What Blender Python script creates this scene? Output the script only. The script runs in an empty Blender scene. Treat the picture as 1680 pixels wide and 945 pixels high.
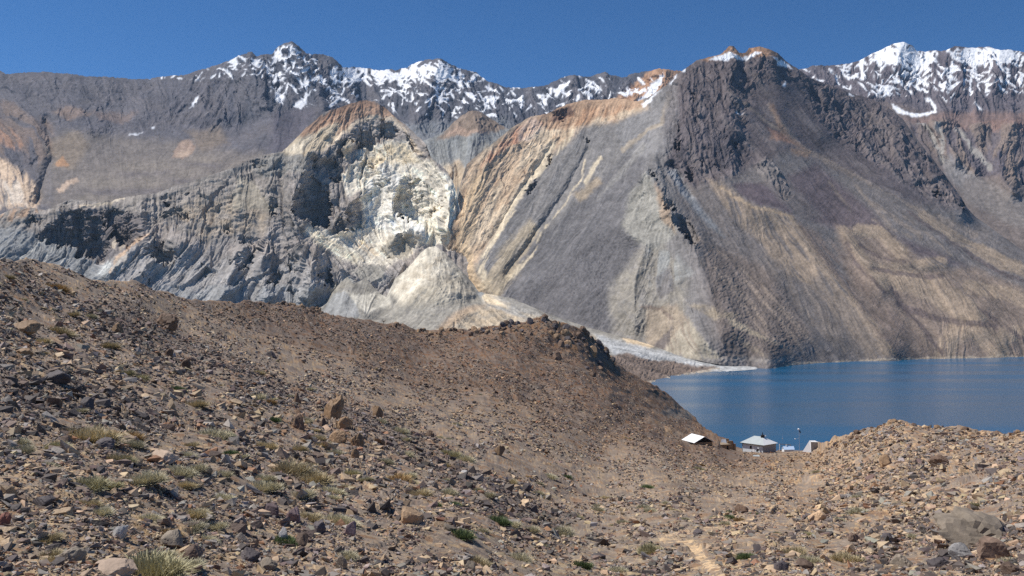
import bpy, bmesh, math, random
import numpy as np
from mathutils import Vector, Matrix

random.seed(7)
rng = np.random.default_rng(11)
S = bpy.context.scene
COL = S.collection

# ------------------------------------------------------------------ camera, sky, sun, exposure
# Image frame: points are placed by image pixel; a point is (u, v, Y):
# pixel column u, pixel row v, and a chosen forward distance Y in metres.
F, U0, VH = 1455.0, 840.0, 520.0
LAKE_Z = -100.0


def at(u, v, Y):
    return ((u - U0) / F * Y, Y, (VH - v) / F * Y)


cam_data = bpy.data.cameras.new('camera')
cam = bpy.data.objects.new('camera', cam_data)
COL.objects.link(cam)
cam_data.sensor_width = 36.0
cam_data.lens = F / 1680 * 36.0
cam_data.shift_y = 47.5 / 1680
cam_data.clip_start = 0.1
cam_data.clip_end = 40000
cam.rotation_euler = (math.radians(90), 0, 0)
S.camera = cam

SUN_EL, SUN_AZ = 56.0, 74.0          # elevation; degrees to the left of the viewing direction
SUN_DIR = Vector((-math.sin(math.radians(SUN_AZ)) * math.cos(math.radians(SUN_EL)),
                  math.cos(math.radians(SUN_AZ)) * math.cos(math.radians(SUN_EL)),
                  math.sin(math.radians(SUN_EL))))
world = bpy.data.worlds.new('World')
S.world = world
world.use_nodes = True
nt = world.node_tree
sky = nt.nodes.new('ShaderNodeTexSky')
sky.sky_type = 'NISHITA'
sky.sun_disc = False
sky.sun_elevation = math.radians(SUN_EL)
sky.sun_rotation = math.radians(-SUN_AZ)
sky.altitude = 4000
sky.air_density = 0.85
sky.dust_density = 0.0
sky.ozone_density = 4.0
bg = nt.nodes['Background']
hsv = nt.nodes.new('ShaderNodeHueSaturation')      # the deep clear blue of high, dry air
hsv.inputs['Saturation'].default_value = 1.2
nt.links.new(sky.outputs[0], hsv.inputs['Color'])
nt.links.new(hsv.outputs[0], bg.inputs[0])
bg.inputs[1].default_value = 0.108

sun_data = bpy.data.lights.new('sun', 'SUN')
sun_data.energy = 4.6
sun_data.angle = math.radians(0.53)
sun_data.color = (1.0, 0.955, 0.89)
sun = bpy.data.objects.new('sun', sun_data)
COL.objects.link(sun)
sun.rotation_euler = SUN_DIR.to_track_quat('Z', 'Y').to_euler()

S.view_settings.view_transform = 'Standard'
S.view_settings.look = 'None'
S.view_settings.exposure = 0.16
S.view_settings.gamma = 1.0
S.cycles.max_bounces = 6
S.cycles.diffuse_bounces = 4
S.cycles.glossy_bounces = 2
S.cycles.volume_bounces = 0
S.cycles.use_denoising = False
S.cycles.sample_clamp_indirect = 4.0

# ------------------------------------------------------------------ numeric helpers
_perm = np.random.default_rng(3).permutation(256)
_perm = np.concatenate([_perm, _perm])
_ang = np.random.default_rng(4).uniform(0, 2 * np.pi, 256)
_gc, _gs = np.cos(_ang).astype(np.float32), np.sin(_ang).astype(np.float32)
_r = np.random.default_rng(5).uniform(-1, 1, (4, 256)).astype(np.float32)


def perlin(x, y, seed=0):
    x = np.asarray(x, np.float32) + seed * 17.31
    y = np.asarray(y, np.float32) + seed * 9.77
    xi, yi = np.floor(x), np.floor(y)
    xf, yf = x - xi, y - yi
    i, j = xi.astype(np.int32) & 255, yi.astype(np.int32) & 255
    i1, j1 = (i + 1) & 255, (j + 1) & 255
    u = xf * xf * xf * (xf * (xf * 6 - 15) + 10)
    v = yf * yf * yf * (yf * (yf * 6 - 15) + 10)

    def g(a, b, dx, dy):
        h = _perm[_perm[a] + b]
        return _gc[h] * dx + _gs[h] * dy
    a = g(i, j, xf, yf)
    b = g(i1, j, xf - 1, yf)
    c = g(i, j1, xf, yf - 1)
    d = g(i1, j1, xf - 1, yf - 1)
    return (a + u * (b - a) + v * ((c + u * (d - c)) - (a + u * (b - a)))) * 1.5


def fbm(x, y, octaves=4, seed=0, gain=0.5):
    s, a, t = 0, 1.0, 0
    for k in range(octaves):
        s = s + a * perlin(x * 2 ** k, y * 2 ** k, seed + k)
        t += a
        a *= gain
    return s / t


def facet(x, y, seed=0, tilt=1.0, step=0.5):
    """Angular broken rock: every cell is its own tilted plane. Returns (height, cell value)."""
    x = np.asarray(x, np.float32) + seed * 13.7
    y = np.asarray(y, np.float32) + seed * 5.3
    xi, yi = np.floor(x), np.floor(y)
    best = np.full(x.shape, 9e9, np.float32)
    hgt = np.zeros(x.shape, np.float32)
    cell = np.zeros(x.shape, np.float32)
    for a in (-1, 0, 1):
        for b in (-1, 0, 1):
            cx, cy = xi + a, yi + b
            h = _perm[_perm[cx.astype(np.int32) & 255] + (cy.astype(np.int32) & 255)]
            dx = x - (cx + 0.5 + 0.45 * _r[0][h])
            dy = y - (cy + 0.5 + 0.45 * _r[1][h])
            d = dx * dx + dy * dy
            m = d < best
            best = np.where(m, d, best)
            hh = step * _r[2][h] + tilt * (dx * _r[3][h] + dy * _r[2][(h + 91) & 255])
            hgt = np.where(m, hh, hgt)
            cell = np.where(m, _r[3][(h + 37) & 255], cell)
    return hgt, cell


def smooth(a, b, x):
    t = np.clip((x - a) / (b - a), 0, 1)
    return t * t * (3 - 2 * t)


def samp(A, x, y):
    """Bilinear look-up of A (rows, cols[, k]) at float column x and row y."""
    H, W = A.shape[:2]
    x = np.clip(x, 0, W - 1.001)
    y = np.clip(y, 0, H - 1.001)
    i, j = x.astype(np.int32), y.astype(np.int32)
    fx, fy = (x - i), (y - j)
    if A.ndim == 3:
        fx, fy = fx[..., None], fy[..., None]
    return ((A[j, i] * (1 - fx) + A[j, i + 1] * fx) * (1 - fy)
            + (A[j + 1, i] * (1 - fx) + A[j + 1, i + 1] * fx) * fy)


def blur(A, s):
    p = int(3 * s) + 2
    B = np.pad(A, p, mode='edge')
    fy = np.fft.fftfreq(B.shape[0])[:, None]
    fx = np.fft.rfftfreq(B.shape[1])[None]
    G = np.exp(-2 * np.pi ** 2 * s * s * (fx * fx + fy * fy))
    B = np.fft.irfft2(np.fft.rfft2(B) * G, s=B.shape)
    return B[p:-p, p:-p].astype(np.float32)


def norm1(A):
    return ((A - A.mean()) / (A.std() + 1e-9)).astype(np.float32)


def lin(c):
    c = np.asarray(c, np.float32) / 255.0
    return np.where(c < 0.04045, c / 12.92, ((c + 0.055) / 1.055) ** 2.4)


def crv(pts, u, k):
    p = np.array(pts, np.float32)
    return np.interp(u, p[:, 0], p[:, k])


class Geology:
    """Rock, scree, sand and snow cover laid over arrays of image columns U and rows V."""

    def __init__(self, U, V, base, seed=0, warp=7.0):
        self.U, self.V = U, V
        self.C = np.empty(U.shape + (3,), np.float32)
        self.C[:] = lin(base)
        self.wu = U + warp * fbm(U / 34, V / 34, 4, seed + 3) + min(2.0, warp * .5) * perlin(U / 5, V / 5, seed + 8)
        self.wv = V + warp * fbm(U / 34, V / 34, 4, seed + 23) + min(2.0, warp * .5) * perlin(U / 5, V / 5, seed + 28)

    def _box(self, pts, pad):
        p = np.array(pts, np.float32)
        return ((self.U > p[:, 0].min() - pad) & (self.U < p[:, 0].max() + pad)
                & (self.V > p[:, 1].min() - pad) & (self.V < p[:, 1].max() + pad)), p

    @staticmethod
    def _segdist(x, y, p, closed):
        d = np.full(x.shape, 9e9, np.float32)
        along = np.zeros(x.shape, np.float32)
        n = len(p)
        rngk = range(n if closed else n - 1)
        for k in rngk:
            a, b = p[k], p[(k + 1) % n]
            e = b - a
            L = float(e @ e) + 1e-9
            t = np.clip(((x - a[0]) * e[0] + (y - a[1]) * e[1]) / L, 0, 1)
            dd = np.hypot(x - a[0] - t * e[0], y - a[1] - t * e[1])
            m = dd < d
            d = np.where(m, dd, d)
            along = np.where(m, (k + t) / max(1, n - 1), along)
        return d, along

    def poly_mask(self, pts, feather=5.0, warp=True):
        box, p = self._box(pts, feather + 16)
        out = np.zeros(self.U.shape, np.float32)
        if not box.any():
            return out
        x, y = (self.wu[box], self.wv[box]) if warp else (self.U[box], self.V[box])
        d, _ = self._segdist(x, y, p, True)
        ins = np.zeros(x.shape, bool)
        n = len(p)
        for k in range(n):
            a, b = p[k], p[(k + 1) % n]
            if a[1] == b[1]:
                continue
            c = ((a[1] > y) != (b[1] > y)) & (x < (b[0] - a[0]) * (y - a[1]) / (b[1] - a[1]) + a[0])
            ins ^= c
        out[box] = smooth(-feather, feather, np.where(ins, d, -d))
        return out

    def line_mask(self, pts, width, warp=True, soft=0.6):
        box, p = self._box(pts, width + 16)
        out = np.zeros(self.U.shape, np.float32)
        if not box.any():
            return out
        x, y = (self.wu[box], self.wv[box]) if warp else (self.U[box], self.V[box])
        d, _ = self._segdist(x, y, p, False)
        out[box] = 1 - smooth(width * (1 - soft), width, d)
        return out

    def lay(self, m, rgb):
        m = m[..., None]
        self.C = self.C * (1 - m) + lin(rgb) * m

    def poly(self, pts, rgb, feather=5.0, a=1.0, tex=None, thr=0.0, soft=0.6):
        m = self.poly_mask(pts, feather * .7) * a
        if tex is not None:
            m = m * smooth(thr - soft, thr + soft, tex)
        self.lay(m, rgb)

    def line(self, pts, width, rgb, a=1.0, tex=None, thr=0.0, soft=0.6):
        m = self.line_mask(pts, width) * a
        if tex is not None:
            m = m * smooth(thr - soft, thr + soft, tex)
        self.lay(m, rgb)


def lic(N, fx, fy, L, step=1.0):
    """Noise drawn out along the fall lines (fx, fy): gullies, ribs and scree runs."""
    H, W = N.shape
    y0, x0 = np.mgrid[0:H, 0:W].astype(np.float32)
    acc = N.copy()
    tot = 1.0
    for sgn in (1, -1):
        x, y = x0.copy(), y0.copy()
        for k in range(L):
            i = np.clip(x, 0, W - 1).astype(np.int32)
            j = np.clip(y, 0, H - 1).astype(np.int32)
            x += sgn * step * fx[j, i]
            y += sgn * step * fy[j, i]
            w = 1 - k / L
            i = np.clip(x + 0.5, 0, W - 1).astype(np.int32)
            j = np.clip(y + 0.5, 0, H - 1).astype(np.int32)
            acc += w * N[j, i]
            tot += w
    return norm1(acc / tot)


def snow_ribbons(shape, seed):
    """Ledges and couloirs crossing in both diagonals, where snow lies or is missing."""
    r = np.random.default_rng(seed)
    out = None
    for ax, ay, sig in ((.75, .66, 1.0), (-.75, .66, 1.0), (.95, .3, .8), (-.25, .97, 1.1)):
        N = norm1(blur(r.standard_normal(shape), sig))
        f = lic(N, np.full(shape, ax, np.float32), np.full(shape, ay, np.float32), 7)
        out = f if out is None else np.maximum(out, f)
    return norm1(out)


# ------------------------------------------------------------------ mesh and material helpers
def grid_mesh(name, P, C, keep=None):
    R, W = P.shape[:2]
    idx = np.arange(R * W).reshape(R, W)
    q = np.stack([idx[:-1, :-1], idx[:-1, 1:], idx[1:, 1:], idx[1:, :-1]], -1).reshape(-1, 4)
    if keep is not None:
        q = q[keep.reshape(-1)]
        used = np.unique(q)
        remap = np.full(R * W, -1)
        remap[used] = np.arange(len(used))
        q = remap[q]
        V, K = P.reshape(-1, 3)[used], C.reshape(-1, 3)[used]
    else:
        V, K = P.reshape(-1, 3), C.reshape(-1, 3)
    return raw_mesh(name, V, q, K)


def raw_mesh(name, V, q, K=None, smooth_shade=True, face_mats=None):
    me = bpy.data.meshes.new(name)
    n, k = q.shape
    me.vertices.add(len(V))
    me.vertices.foreach_set('co', np.ascontiguousarray(V, np.float32).ravel())
    me.loops.add(n * k)
    me.loops.foreach_set('vertex_index', np.ascontiguousarray(q, np.int32).ravel())
    me.polygons.add(n)
    me.polygons.foreach_set('loop_start', np.arange(0, n * k, k, dtype=np.int32))
    me.polygons.foreach_set('use_smooth', np.full(n, smooth_shade))
    if K is not None:
        at_ = me.attributes.new('Col', 'FLOAT_COLOR', 'POINT')
        at_.data.foreach_set('color', np.c_[K, np.ones(len(K))].astype(np.float32).ravel())
    me.update(calc_edges=True)
    me.validate()
    return me


def link(name, me, mat=None, parent=None):
    o = bpy.data.objects.new(name, me)
    COL.objects.link(o)
    if mat is not None:
        me.materials.clear()
        me.materials.append(mat)
    if parent is not None:
        o.parent = parent
    return o


def tag(o, label=None, cat=None, group=None, kind=None):
    if label:
        o['label'] = label
    if cat:
        o['category'] = cat
    if group:
        o['group'] = group
    if kind:
        o['kind'] = kind
    return o


def new_mat(name, rough=0.9, spec=0.2):
    m = bpy.data.materials.new(name)
    m.use_nodes = True
    b = m.node_tree.nodes['Principled BSDF']
    b.inputs['Roughness'].default_value = rough
    b.inputs['Specular IOR Level'].default_value = spec
    return m, m.node_tree, b


def node(nt_, t, **kw):
    n = nt_.nodes.new(t)
    for k, v in kw.items():
        setattr(n, k, v)
    return n


def terrain_mat(name, scales, amount=0.22, bump=0.0, bump_scale=1.0, spec=0.1):
    """Vertex geology colour broken up by mineral noise at the given sizes (metres)."""
    m, t, b = new_mat(name, 0.95, spec)
    vc = node(t, 'ShaderNodeVertexColor', layer_name='Col')
    tc = node(t, 'ShaderNodeTexCoord')
    val = None
    for s in scales:
        nz = node(t, 'ShaderNodeTexNoise')
        nz.inputs['Scale'].default_value = 1.0 / s
        nz.inputs['Detail'].default_value = 4
        nz.inputs['Roughness'].default_value = 0.65
        t.links.new(tc.outputs['Object'], nz.inputs['Vector'])
        mr = node(t, 'ShaderNodeMapRange')
        mr.inputs['From Min'].default_value = 0.3
        mr.inputs['From Max'].default_value = 0.7
        mr.inputs['To Min'].default_value = 1 - amount
        mr.inputs['To Max'].default_value = 1 + amount
        t.links.new(nz.outputs['Fac'], mr.inputs['Value'])
        if val is None:
            val = mr.outputs[0]
        else:
            mu = node(t, 'ShaderNodeMath', operation='MULTIPLY')
            t.links.new(val, mu.inputs[0])
            t.links.new(mr.outputs[0], mu.inputs[1])
            val = mu.outputs[0]
    mx = node(t, 'ShaderNodeVectorMath', operation='SCALE')
    t.links.new(vc.outputs['Color'], mx.inputs[0])
    t.links.new(val, mx.inputs['Scale'])
    t.links.new(mx.outputs[0], b.inputs['Base Color'])
    if bump:
        nz = node(t, 'ShaderNodeTexNoise')
        nz.inputs['Scale'].default_value = 1.0 / bump_scale
        nz.inputs['Detail'].default_value = 5
        nz.inputs['Roughness'].default_value = 0.7
        t.links.new(tc.outputs['Object'], nz.inputs['Vector'])
        bp = node(t, 'ShaderNodeBump')
        bp.inputs['Strength'].default_value = 1.0
        bp.inputs['Distance'].default_value = bump
        t.links.new(nz.outputs['Fac'], bp.inputs['Height'])
        t.links.new(bp.outputs[0], b.inputs['Normal'])
    return m


# ------------------------------------------------------------------ the mountains
CS = 1.4


class Massif:
    def __init__(self, u0, u1, v0, v1, curves, seed=0, warp=7.0):
        self.u0, self.v0 = u0, v0
        u = np.arange(u0, u1, CS, dtype=np.float32)
        v = np.arange(v0, v1, CS, dtype=np.float32)
        self.U, self.V = np.meshgrid(u, v)
        self.seed = seed
        K = [(crv(c, u, 1), crv(c, u, 2)) for c in curves]
        Y = np.zeros(self.U.shape, np.float32)
        for k in range(len(K) - 1):
            (va, Ya), (vb, Yb) = K[k], K[k + 1]
            t = (self.V - va) / (vb - va)
            y = Ya + (Yb - Ya) * t
            if k == 0:
                Y = y
            else:
                Y = np.where(self.V < va, y, Y)
        self.Y = np.maximum(blur(Y, 6.0), 300)
        self.G = Geology(self.U, self.V, (120, 115, 110), seed, warp)

    def ridge(self, pts, width, amp, p=1.0, soft=0.0):
        """A spur (amp > 0, metres towards the valley) or a gully (amp < 0) along a line."""
        box, pp = self.G._box(pts, width + 16)
        x = self.U[box] + 0.6 * (self.G.wu[box] - self.U[box])
        y = self.V[box] + 0.6 * (self.G.wv[box] - self.V[box])
        d, al = Geology._segdist(x, y, pp, False)
        f = np.clip(1 - d / width, 0, 1) ** p
        f = f * f * (1.6 - 0.6 * f) if p == 1.0 else f
        D_ = np.zeros_like(self.Y)
        D_[box] = amp * f
        self.Y -= blur(D_, soft) if soft else D_

    def carve(self, pts, deep=14.0, lean=.07, rough=1.0):
        """A steep or overhanging rock wall: the face below its brow stands back to the brow's distance."""
        if not hasattr(self, 'cj'):
            U, V = self.U, self.V
            self.cj = (facet(U / 9, V / 8, self.seed + 31)[0] * 5 + facet(U / 4, V / 4, self.seed + 32)[0] * 2,
                       facet(U / 9, V / 8, self.seed + 33)[0] * 5 + facet(U / 4, V / 4, self.seed + 34)[0] * 2,
                       facet(U / 14, V / 11, self.seed + 35)[0] * 12 + facet(U / 6, V / 5, self.seed + 36)[0] * 7)
        wu, wv = self.G.wu, self.G.wv
        self.G.wu, self.G.wv = wu + self.cj[0], wv + self.cj[1]
        m = self.G.poly_mask(pts, 0.8) > 0.5
        self.G.wu, self.G.wv = wu, wv
        top = np.full(self.U.shape[1], np.nan)
        vt = np.zeros(self.U.shape[1])
        first = np.argmax(m, 0)
        cols = np.where(m.any(0))[0]
        top[cols] = self.Y[first[cols], cols] + deep * .25
        vt[cols] = self.V[first[cols], cols]
        if len(cols) > 6:
            kk = np.ones(7) / 7
            top[cols] = np.convolve(np.pad(top[cols], 3, mode='edge'), kk, mode='valid')
        face = top[None] - lean * (self.V - vt[None]) * self.Y / F + rough * self.cj[2]
        self.Y = np.where(m & (self.Y < face), face, self.Y).astype(np.float32)

    def flow(self, pts, wobble=.35):
        p = np.array(pts, np.float32)
        n = np.hypot(p[:, 2], p[:, 3])
        fx = np.zeros(self.U.shape, np.float32)
        fy = np.zeros_like(fx)
        for (u, v, a, b), L in zip(p, n):
            w = 1.0 / ((self.U - u) ** 2 + (self.V - v) ** 2 + 300) ** 1.5
            fx += w * a / L
            fy += w * b / L
        fx += 0
        L = np.hypot(fx, fy) + 1e-12
        fx, fy = fx / L, fy / L
        wob = wobble * 2.2 * fbm(self.U / 22, self.V / 22, 3, self.seed + 60)
        c, s = np.cos(wob), np.sin(wob)
        fx, fy = fx * c - fy * s, fx * s + fy * c
        r = np.random.default_rng(self.seed + 100)
        W = r.standard_normal(self.U.shape).astype(np.float32)
        self.g1 = lic(norm1(blur(W, 0.8)), fx, fy, 26)
        self.g2 = lic(norm1(blur(r.standard_normal(self.U.shape), 2.6)), fx, fy, 40)
        self.g3 = lic(norm1(blur(r.standard_normal(self.U.shape), 7.0)), fx, fy, 55, 1.3)
        self.g0 = lic(norm1(r.standard_normal(self.U.shape).astype(np.float32)), fx, fy, 9, .8)
        self.fx, self.fy = fx, fy

    def crags(self, aspect=1.6, ang=0.0, sizes=((44, 5.5), (19, 3.8), (9, 2.3), (4.2, 1.2)), dseed=0):
        """Angular broken bedrock, in image pixels (scaled by distance to metres later)."""
        c, s = math.cos(ang), math.sin(ang)
        U = self.U + 5 * fbm(self.U / 16, self.V / 16, 3, self.seed + 41)
        V = self.V + 5 * fbm(self.U / 16, self.V / 16, 3, self.seed + 51)
        x, y = U * c + V * s, -U * s + V * c
        H = 0
        for k, (L, a) in enumerate(sizes):
            h, _ = facet(x / L / aspect, y / L * 1.0, self.seed + 5 * k + dseed, 1.1, .28)
            H = H + a * h
        return H

    def build(self, name, base, crest, hpx, nr, du, u_lo, u_hi, mat, jag=(2.0, 1.2), gain=1.0, back=900, streak=1.0, relief=.16):
        c1 = facet(self.U / 7 + .3 * self.V / 7, self.V / 6, self.seed + 90)[1]
        c2 = facet(self.U / 3.4, self.V / 3.0, self.seed + 91)[1]
        tone = 1 + .10 * c1 + .13 * c2 + streak * (.10 * self.g0 + .09 * self.g1 + .04 * self.g2)
        self.G.C *= np.clip(tone, .6, 1.4)[..., None]
        hpx = hpx + .22 * streak * self.g0 + relief * facet(self.U / 4.2, self.V / 3.2, self.seed + 95)[0]
        vcr = crv(crest, self.U[0], 1)[None]
        hpx = hpx * (.25 + .75 * smooth(0, 16, self.V - vcr))
        sc = (self.Y / F)
        P = np.stack([(self.U - U0) / F * self.Y, self.Y, (VH - self.V) / F * self.Y], -1)
        Ps = np.stack([blur(P[..., k], 3.0) for k in range(3)], -1)
        du_ = np.gradient(Ps, axis=1)
        dv_ = np.gradient(Ps, axis=0)
        N = np.cross(du_, dv_)
        N /= np.linalg.norm(N, axis=-1, keepdims=True) + 1e-9
        N = np.where((N[..., 1:2] > 0), -N, N)
        D = P + N * (hpx * sc)[..., None]
        u = np.arange(u_lo, u_hi, du, dtype=np.float32)
        vb, vc = crv(base, u, 1), crv(crest, u, 1)
        vc = vc + jag[0] * fbm(u / 11, u * 0, 4, self.seed + 70) + jag[1] * np.abs(perlin(u / 3.5, u * 0 + 3, self.seed + 71))
        w = np.linspace(0, 1, nr, dtype=np.float32)[:, None]
        VV = vb + (vc - vb) * w
        UU = np.broadcast_to(u, VV.shape)
        gx, gy = (UU - self.u0) / CS, (VV - self.v0) / CS
        X = samp(D, gx, gy)
        C = samp(self.G.C * gain, gx, gy)
        rows, cc = [X], [C]
        d = X[-1].copy()
        for k in range(1, 6):
            off = np.zeros_like(d)
            f = (k / 5) ** 1.5 * back
            off[:, 0] = (u - U0) / F * f
            off[:, 1] = f
            off[:, 2] = -f * (0.35 + 0.10 * perlin(u / 30, u * 0 + k, 5))
            rows.append((d + off)[None])
            cc.append(C[-1:])
        P2 = np.concatenate(rows)
        C2 = np.clip(np.concatenate(cc), 0.01, 0.9)
        me = grid_mesh(name, P2, C2)
        me.polygons.foreach_set('use_smooth', np.zeros(len(me.polygons), bool))
        o = link(name, me, mat)
        tag(o, kind='structure')
        self.grid = P2
        return o


FAR_MAT = terrain_mat('far_rock', (45, 9), 0.17)
MID_MAT = terrain_mat('mid_rock', (30, 6), 0.17)

# ---- snowy range closing the valley
SNOW_CREST = [(-400, 100, 5400), (-120, 108, 5500), (0, 115, 5600), (10, 121, 5600), (50, 118, 5600), (77, 117, 5600), (110, 120, 5650), (143, 125, 5700), (177, 125, 5800), (213, 129, 5900), (243, 129, 6000), (273, 125, 6100), (310, 120, 6200), (337, 112, 6250), (367, 102, 6300), (393, 90, 6300), (403, 85, 6300), (413, 85, 6300), (420, 92, 6300), (447, 88, 6350), (456, 76, 6400), (463, 73, 6400), (478, 69, 6400), (490, 77, 6400), (503, 87, 6400), (530, 88, 6500), (543, 92, 6500), (553, 99, 6500), (563, 110, 6700), (587, 110, 6800), (613, 113, 6900), (647, 113, 6900), (667, 110, 6900), (677, 103, 6850), (697, 98, 6800), (723, 95, 6800), (737, 103, 6800), (753, 112, 6800), (780, 117, 6750), (800, 133, 6700), (830, 142, 6600), (863, 143, 6500), (893, 140, 6500), (900, 138, 6500), (920, 127, 6400), (940, 122, 6400), (967, 125, 6400), (993, 118, 6300), (1020, 128, 6200), (1037, 120, 6100), (1070, 115, 5900), (1080, 112, 5800), (1113, 115, 5800), (1200, 130, 5800), (1300, 140, 5800)]
m = Massif(-420, 1300, 50, 420, [
    [(-420, 410, 3000), (300, 400, 3200), (600, 400, 3600), (1300, 400, 3600)],
    [(-420, 300, 3700), (100, 320, 3700), (400, 270, 4100), (700, 270, 4400), (1300, 270, 4400)],
    [(-420, 215, 4600), (100, 215, 4600), (400, 195, 5200), (700, 200, 5600), (1300, 200, 5400)],
    SNOW_CREST], seed=1)
for pts, w, a in [([(478, 69), (497, 120), (530, 170)], 55, 220), ([(404, 85), (425, 150), (450, 200)], 50, 190), ([(723, 95), (705, 150), (690, 200)], 50, 220), ([(723, 95), (765, 150), (830, 215)], 50, 230), ([(940, 122), (965, 160), (990, 190)], 35, 130), ([(993, 118), (1020, 150), (1040, 170)], 30, 110), ([(553, 100), (590, 170)], 26, 120), ([(880, 142), (900, 180)], 25, 100), ([(800, 133), (850, 180)], 30, 100),
                  ([(110, 120), (130, 180), (140, 235)], 45, 40), ([(0, 120), (30, 170), (75, 240)], 40, 60), ([(270, 150), (300, 215)], 35, 30), ([(310, 150), (350, 185), (380, 190)], 35, 110), ([(345, 265), (420, 235)], 30, 60),
                  ([(10, 122), (60, 165), (150, 215)], 50, 70), ([(143, 126), (200, 170), (260, 190)], 45, 60), ([(310, 121), (280, 160), (215, 200)], 40, 60), ([(60, 330), (85, 260), (75, 200)], 16, -90), ([(205, 130), (190, 220), (240, 300)], 40, -40), ([(590, 115), (620, 200), (680, 250)], 40, -150), ([(455, 110), (460, 170)], 16, -60), ([(0, 260), (40, 300)], 40, 90)]:
    m.ridge(pts, w, a)
m.flow([(0, 150, .8, 1), (100, 160, 0.9, .8), (200, 180, .5, .9), (300, 170, -.7, .9), (250, 150, .6, 1), (50, 180, .9, .7), (330, 130, -.5, 1), (400, 110, -.5, 1), (440, 150, .3, 1), (480, 110, .1, 1), (520, 120, .5, 1), (470, 230, -.1, 1), (560, 150, .7, 1), (600, 150, 0.4, 1), (650, 140, -.2, 1), (690, 130, -.6, 1), (740, 140, .5, 1), (800, 170, .6, 1), (850, 170, .2, 1), (920, 150, -.3, 1), (960, 150, .6, 1), (1030, 150, -.6, 1), (300, 270, -.6, 1), (400, 260, -.8, .7), (60, 290, .2, 1), (200, 290, .1, 1), (660, 220, .2, 1), (760, 220, -.2, 1)], .6)
G = m.G
U, V = m.U, m.V
rocky = np.clip(G.poly_mask([(-420, 90), (350, 90), (420, 60), (1300, 60), (1300, 260), (740, 240), (600, 170), (520, 165), (420, 195), (380, 215), (330, 210), (250, 210), (160, 225), (120, 215), (40, 200), (-420, 200)], 12)
                + G.poly_mask([(-420, 190), (0, 165), (45, 195), (85, 225), (80, 250), (55, 270), (30, 290), (-420, 300)], 6)
                + 0.7 * G.poly_mask([(-420, 300), (0, 270), (50, 290), (65, 325), (30, 345), (-420, 350)], 6), 0, 1)
cr = m.crags(1.3, 0.5)
rocky = rocky * (.5 + .5 * smooth(300, 370, U))
h = m.g3 * (.35 + .65 * smooth(300, 370, U)) + m.g2 * (0.25 + 1.0 * rocky) + m.g1 * (0.12 + 0.7 * rocky) + cr * (0.02 + 0.95 * rocky)
G.C[:] = lin((104, 101, 105))
t2 = fbm(U / 60, V / 24, 4, 3)
G.lay(0.5 * smooth(-.1, .35, t2), (110, 103, 101))
G.lay(rocky * 0.9 * smooth(135, 165, U) * 0 + rocky * 0.55, (90, 88, 95))
G.lay(rocky * 0.8 * smooth(330, 420, U), (82, 84, 92))
G.lay(rocky * 0.45 * smooth(-.4, .8, m.g2), (122, 116, 116))
for p_ in [[(90, 178), (150, 185), (210, 192), (240, 205), (180, 205), (110, 198)], [(120, 140), (150, 150), (165, 165), (140, 165)], [(240, 150), (290, 155), (300, 170), (250, 168)], [(300, 195), (350, 190), (380, 200), (330, 212)], [(20, 135), (60, 150), (50, 160), (20, 150)]]:
    G.poly(p_, (78, 77, 84), 5, .7, t2, -.1)
# grey brown scree bench above the cliff
G.poly([(70, 240), (110, 215), (250, 230), (330, 235), (400, 250), (440, 248), (300, 330), (100, 350), (60, 330)], (128, 119, 111), 14, 0.8)
G.poly([(70, 235), (130, 215), (150, 240), (120, 275), (85, 275)], (140, 125, 108), 10, 0.7)
G.poly([(305, 215), (360, 210), (375, 235), (330, 245)], (132, 118, 104), 10, 0.8)
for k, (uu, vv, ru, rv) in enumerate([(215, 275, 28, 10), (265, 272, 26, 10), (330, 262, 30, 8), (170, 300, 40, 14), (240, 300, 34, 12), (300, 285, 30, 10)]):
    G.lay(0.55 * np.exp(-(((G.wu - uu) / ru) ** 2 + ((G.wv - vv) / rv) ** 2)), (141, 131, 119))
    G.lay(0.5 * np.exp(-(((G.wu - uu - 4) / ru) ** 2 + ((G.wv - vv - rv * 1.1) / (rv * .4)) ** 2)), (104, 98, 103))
G.poly([(440, 245), (450, 190), (500, 175), (520, 185), (495, 220), (470, 250)], (103, 98, 104), 12, 0.9)
G.poly([(285, 258), (295, 236), (312, 230), (324, 240), (318, 252), (300, 260)], (160, 138, 122), 3, 1)
G.poly([(290, 258), (300, 247), (316, 246), (312, 256)], (180, 158, 138), 3, .8)
# brown and cream outcrops at the far left
G.poly([(-420, 160), (0, 165), (25, 172), (45, 190), (75, 195), (90, 215), (85, 250), (60, 275), (-420, 280)], (130, 113, 102), 8, 0.8, m.g2, -0.1)
G.poly([(-420, 195), (0, 195), (30, 215), (45, 235), (30, 250), (0, 235), (-420, 235)], (166, 130, 106), 5, 0.8, m.g1, 0.2)
G.poly([(85, 185), (110, 175), (135, 180), (150, 190), (110, 195)], (148, 126, 110), 6, 0.6)
G.poly([(150, 185), (230, 185), (210, 200), (160, 198)], (134, 116, 106), 6, 0.6)
G.poly([(90, 268), (100, 255), (112, 268), (95, 275)], (176, 138, 106), 2.5, 1)
G.poly([(-420, 250), (0, 258), (40, 280), (65, 310), (60, 340), (0, 345), (-420, 345)], (214, 188, 160), 7, 0.95, m.g1, -0.7)
G.poly([(-420, 285), (0, 290), (45, 305), (50, 335), (0, 340), (-420, 340)], (222, 208, 190), 5, 0.7, m.g2, 0.1)
G.poly([(70, 330), (66, 290), (80, 255), (90, 258), (84, 300), (92, 330)], (118, 112, 110), 5, .9)
G.poly([(92, 310), (125, 292), (130, 300), (100, 315)], (196, 172, 150), 3, .9)
G.poly([(80, 345), (140, 320), (210, 325), (250, 320), (430, 250), (435, 256), (260, 335), (100, 360)], (140, 130, 118), 5, .5)
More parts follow.
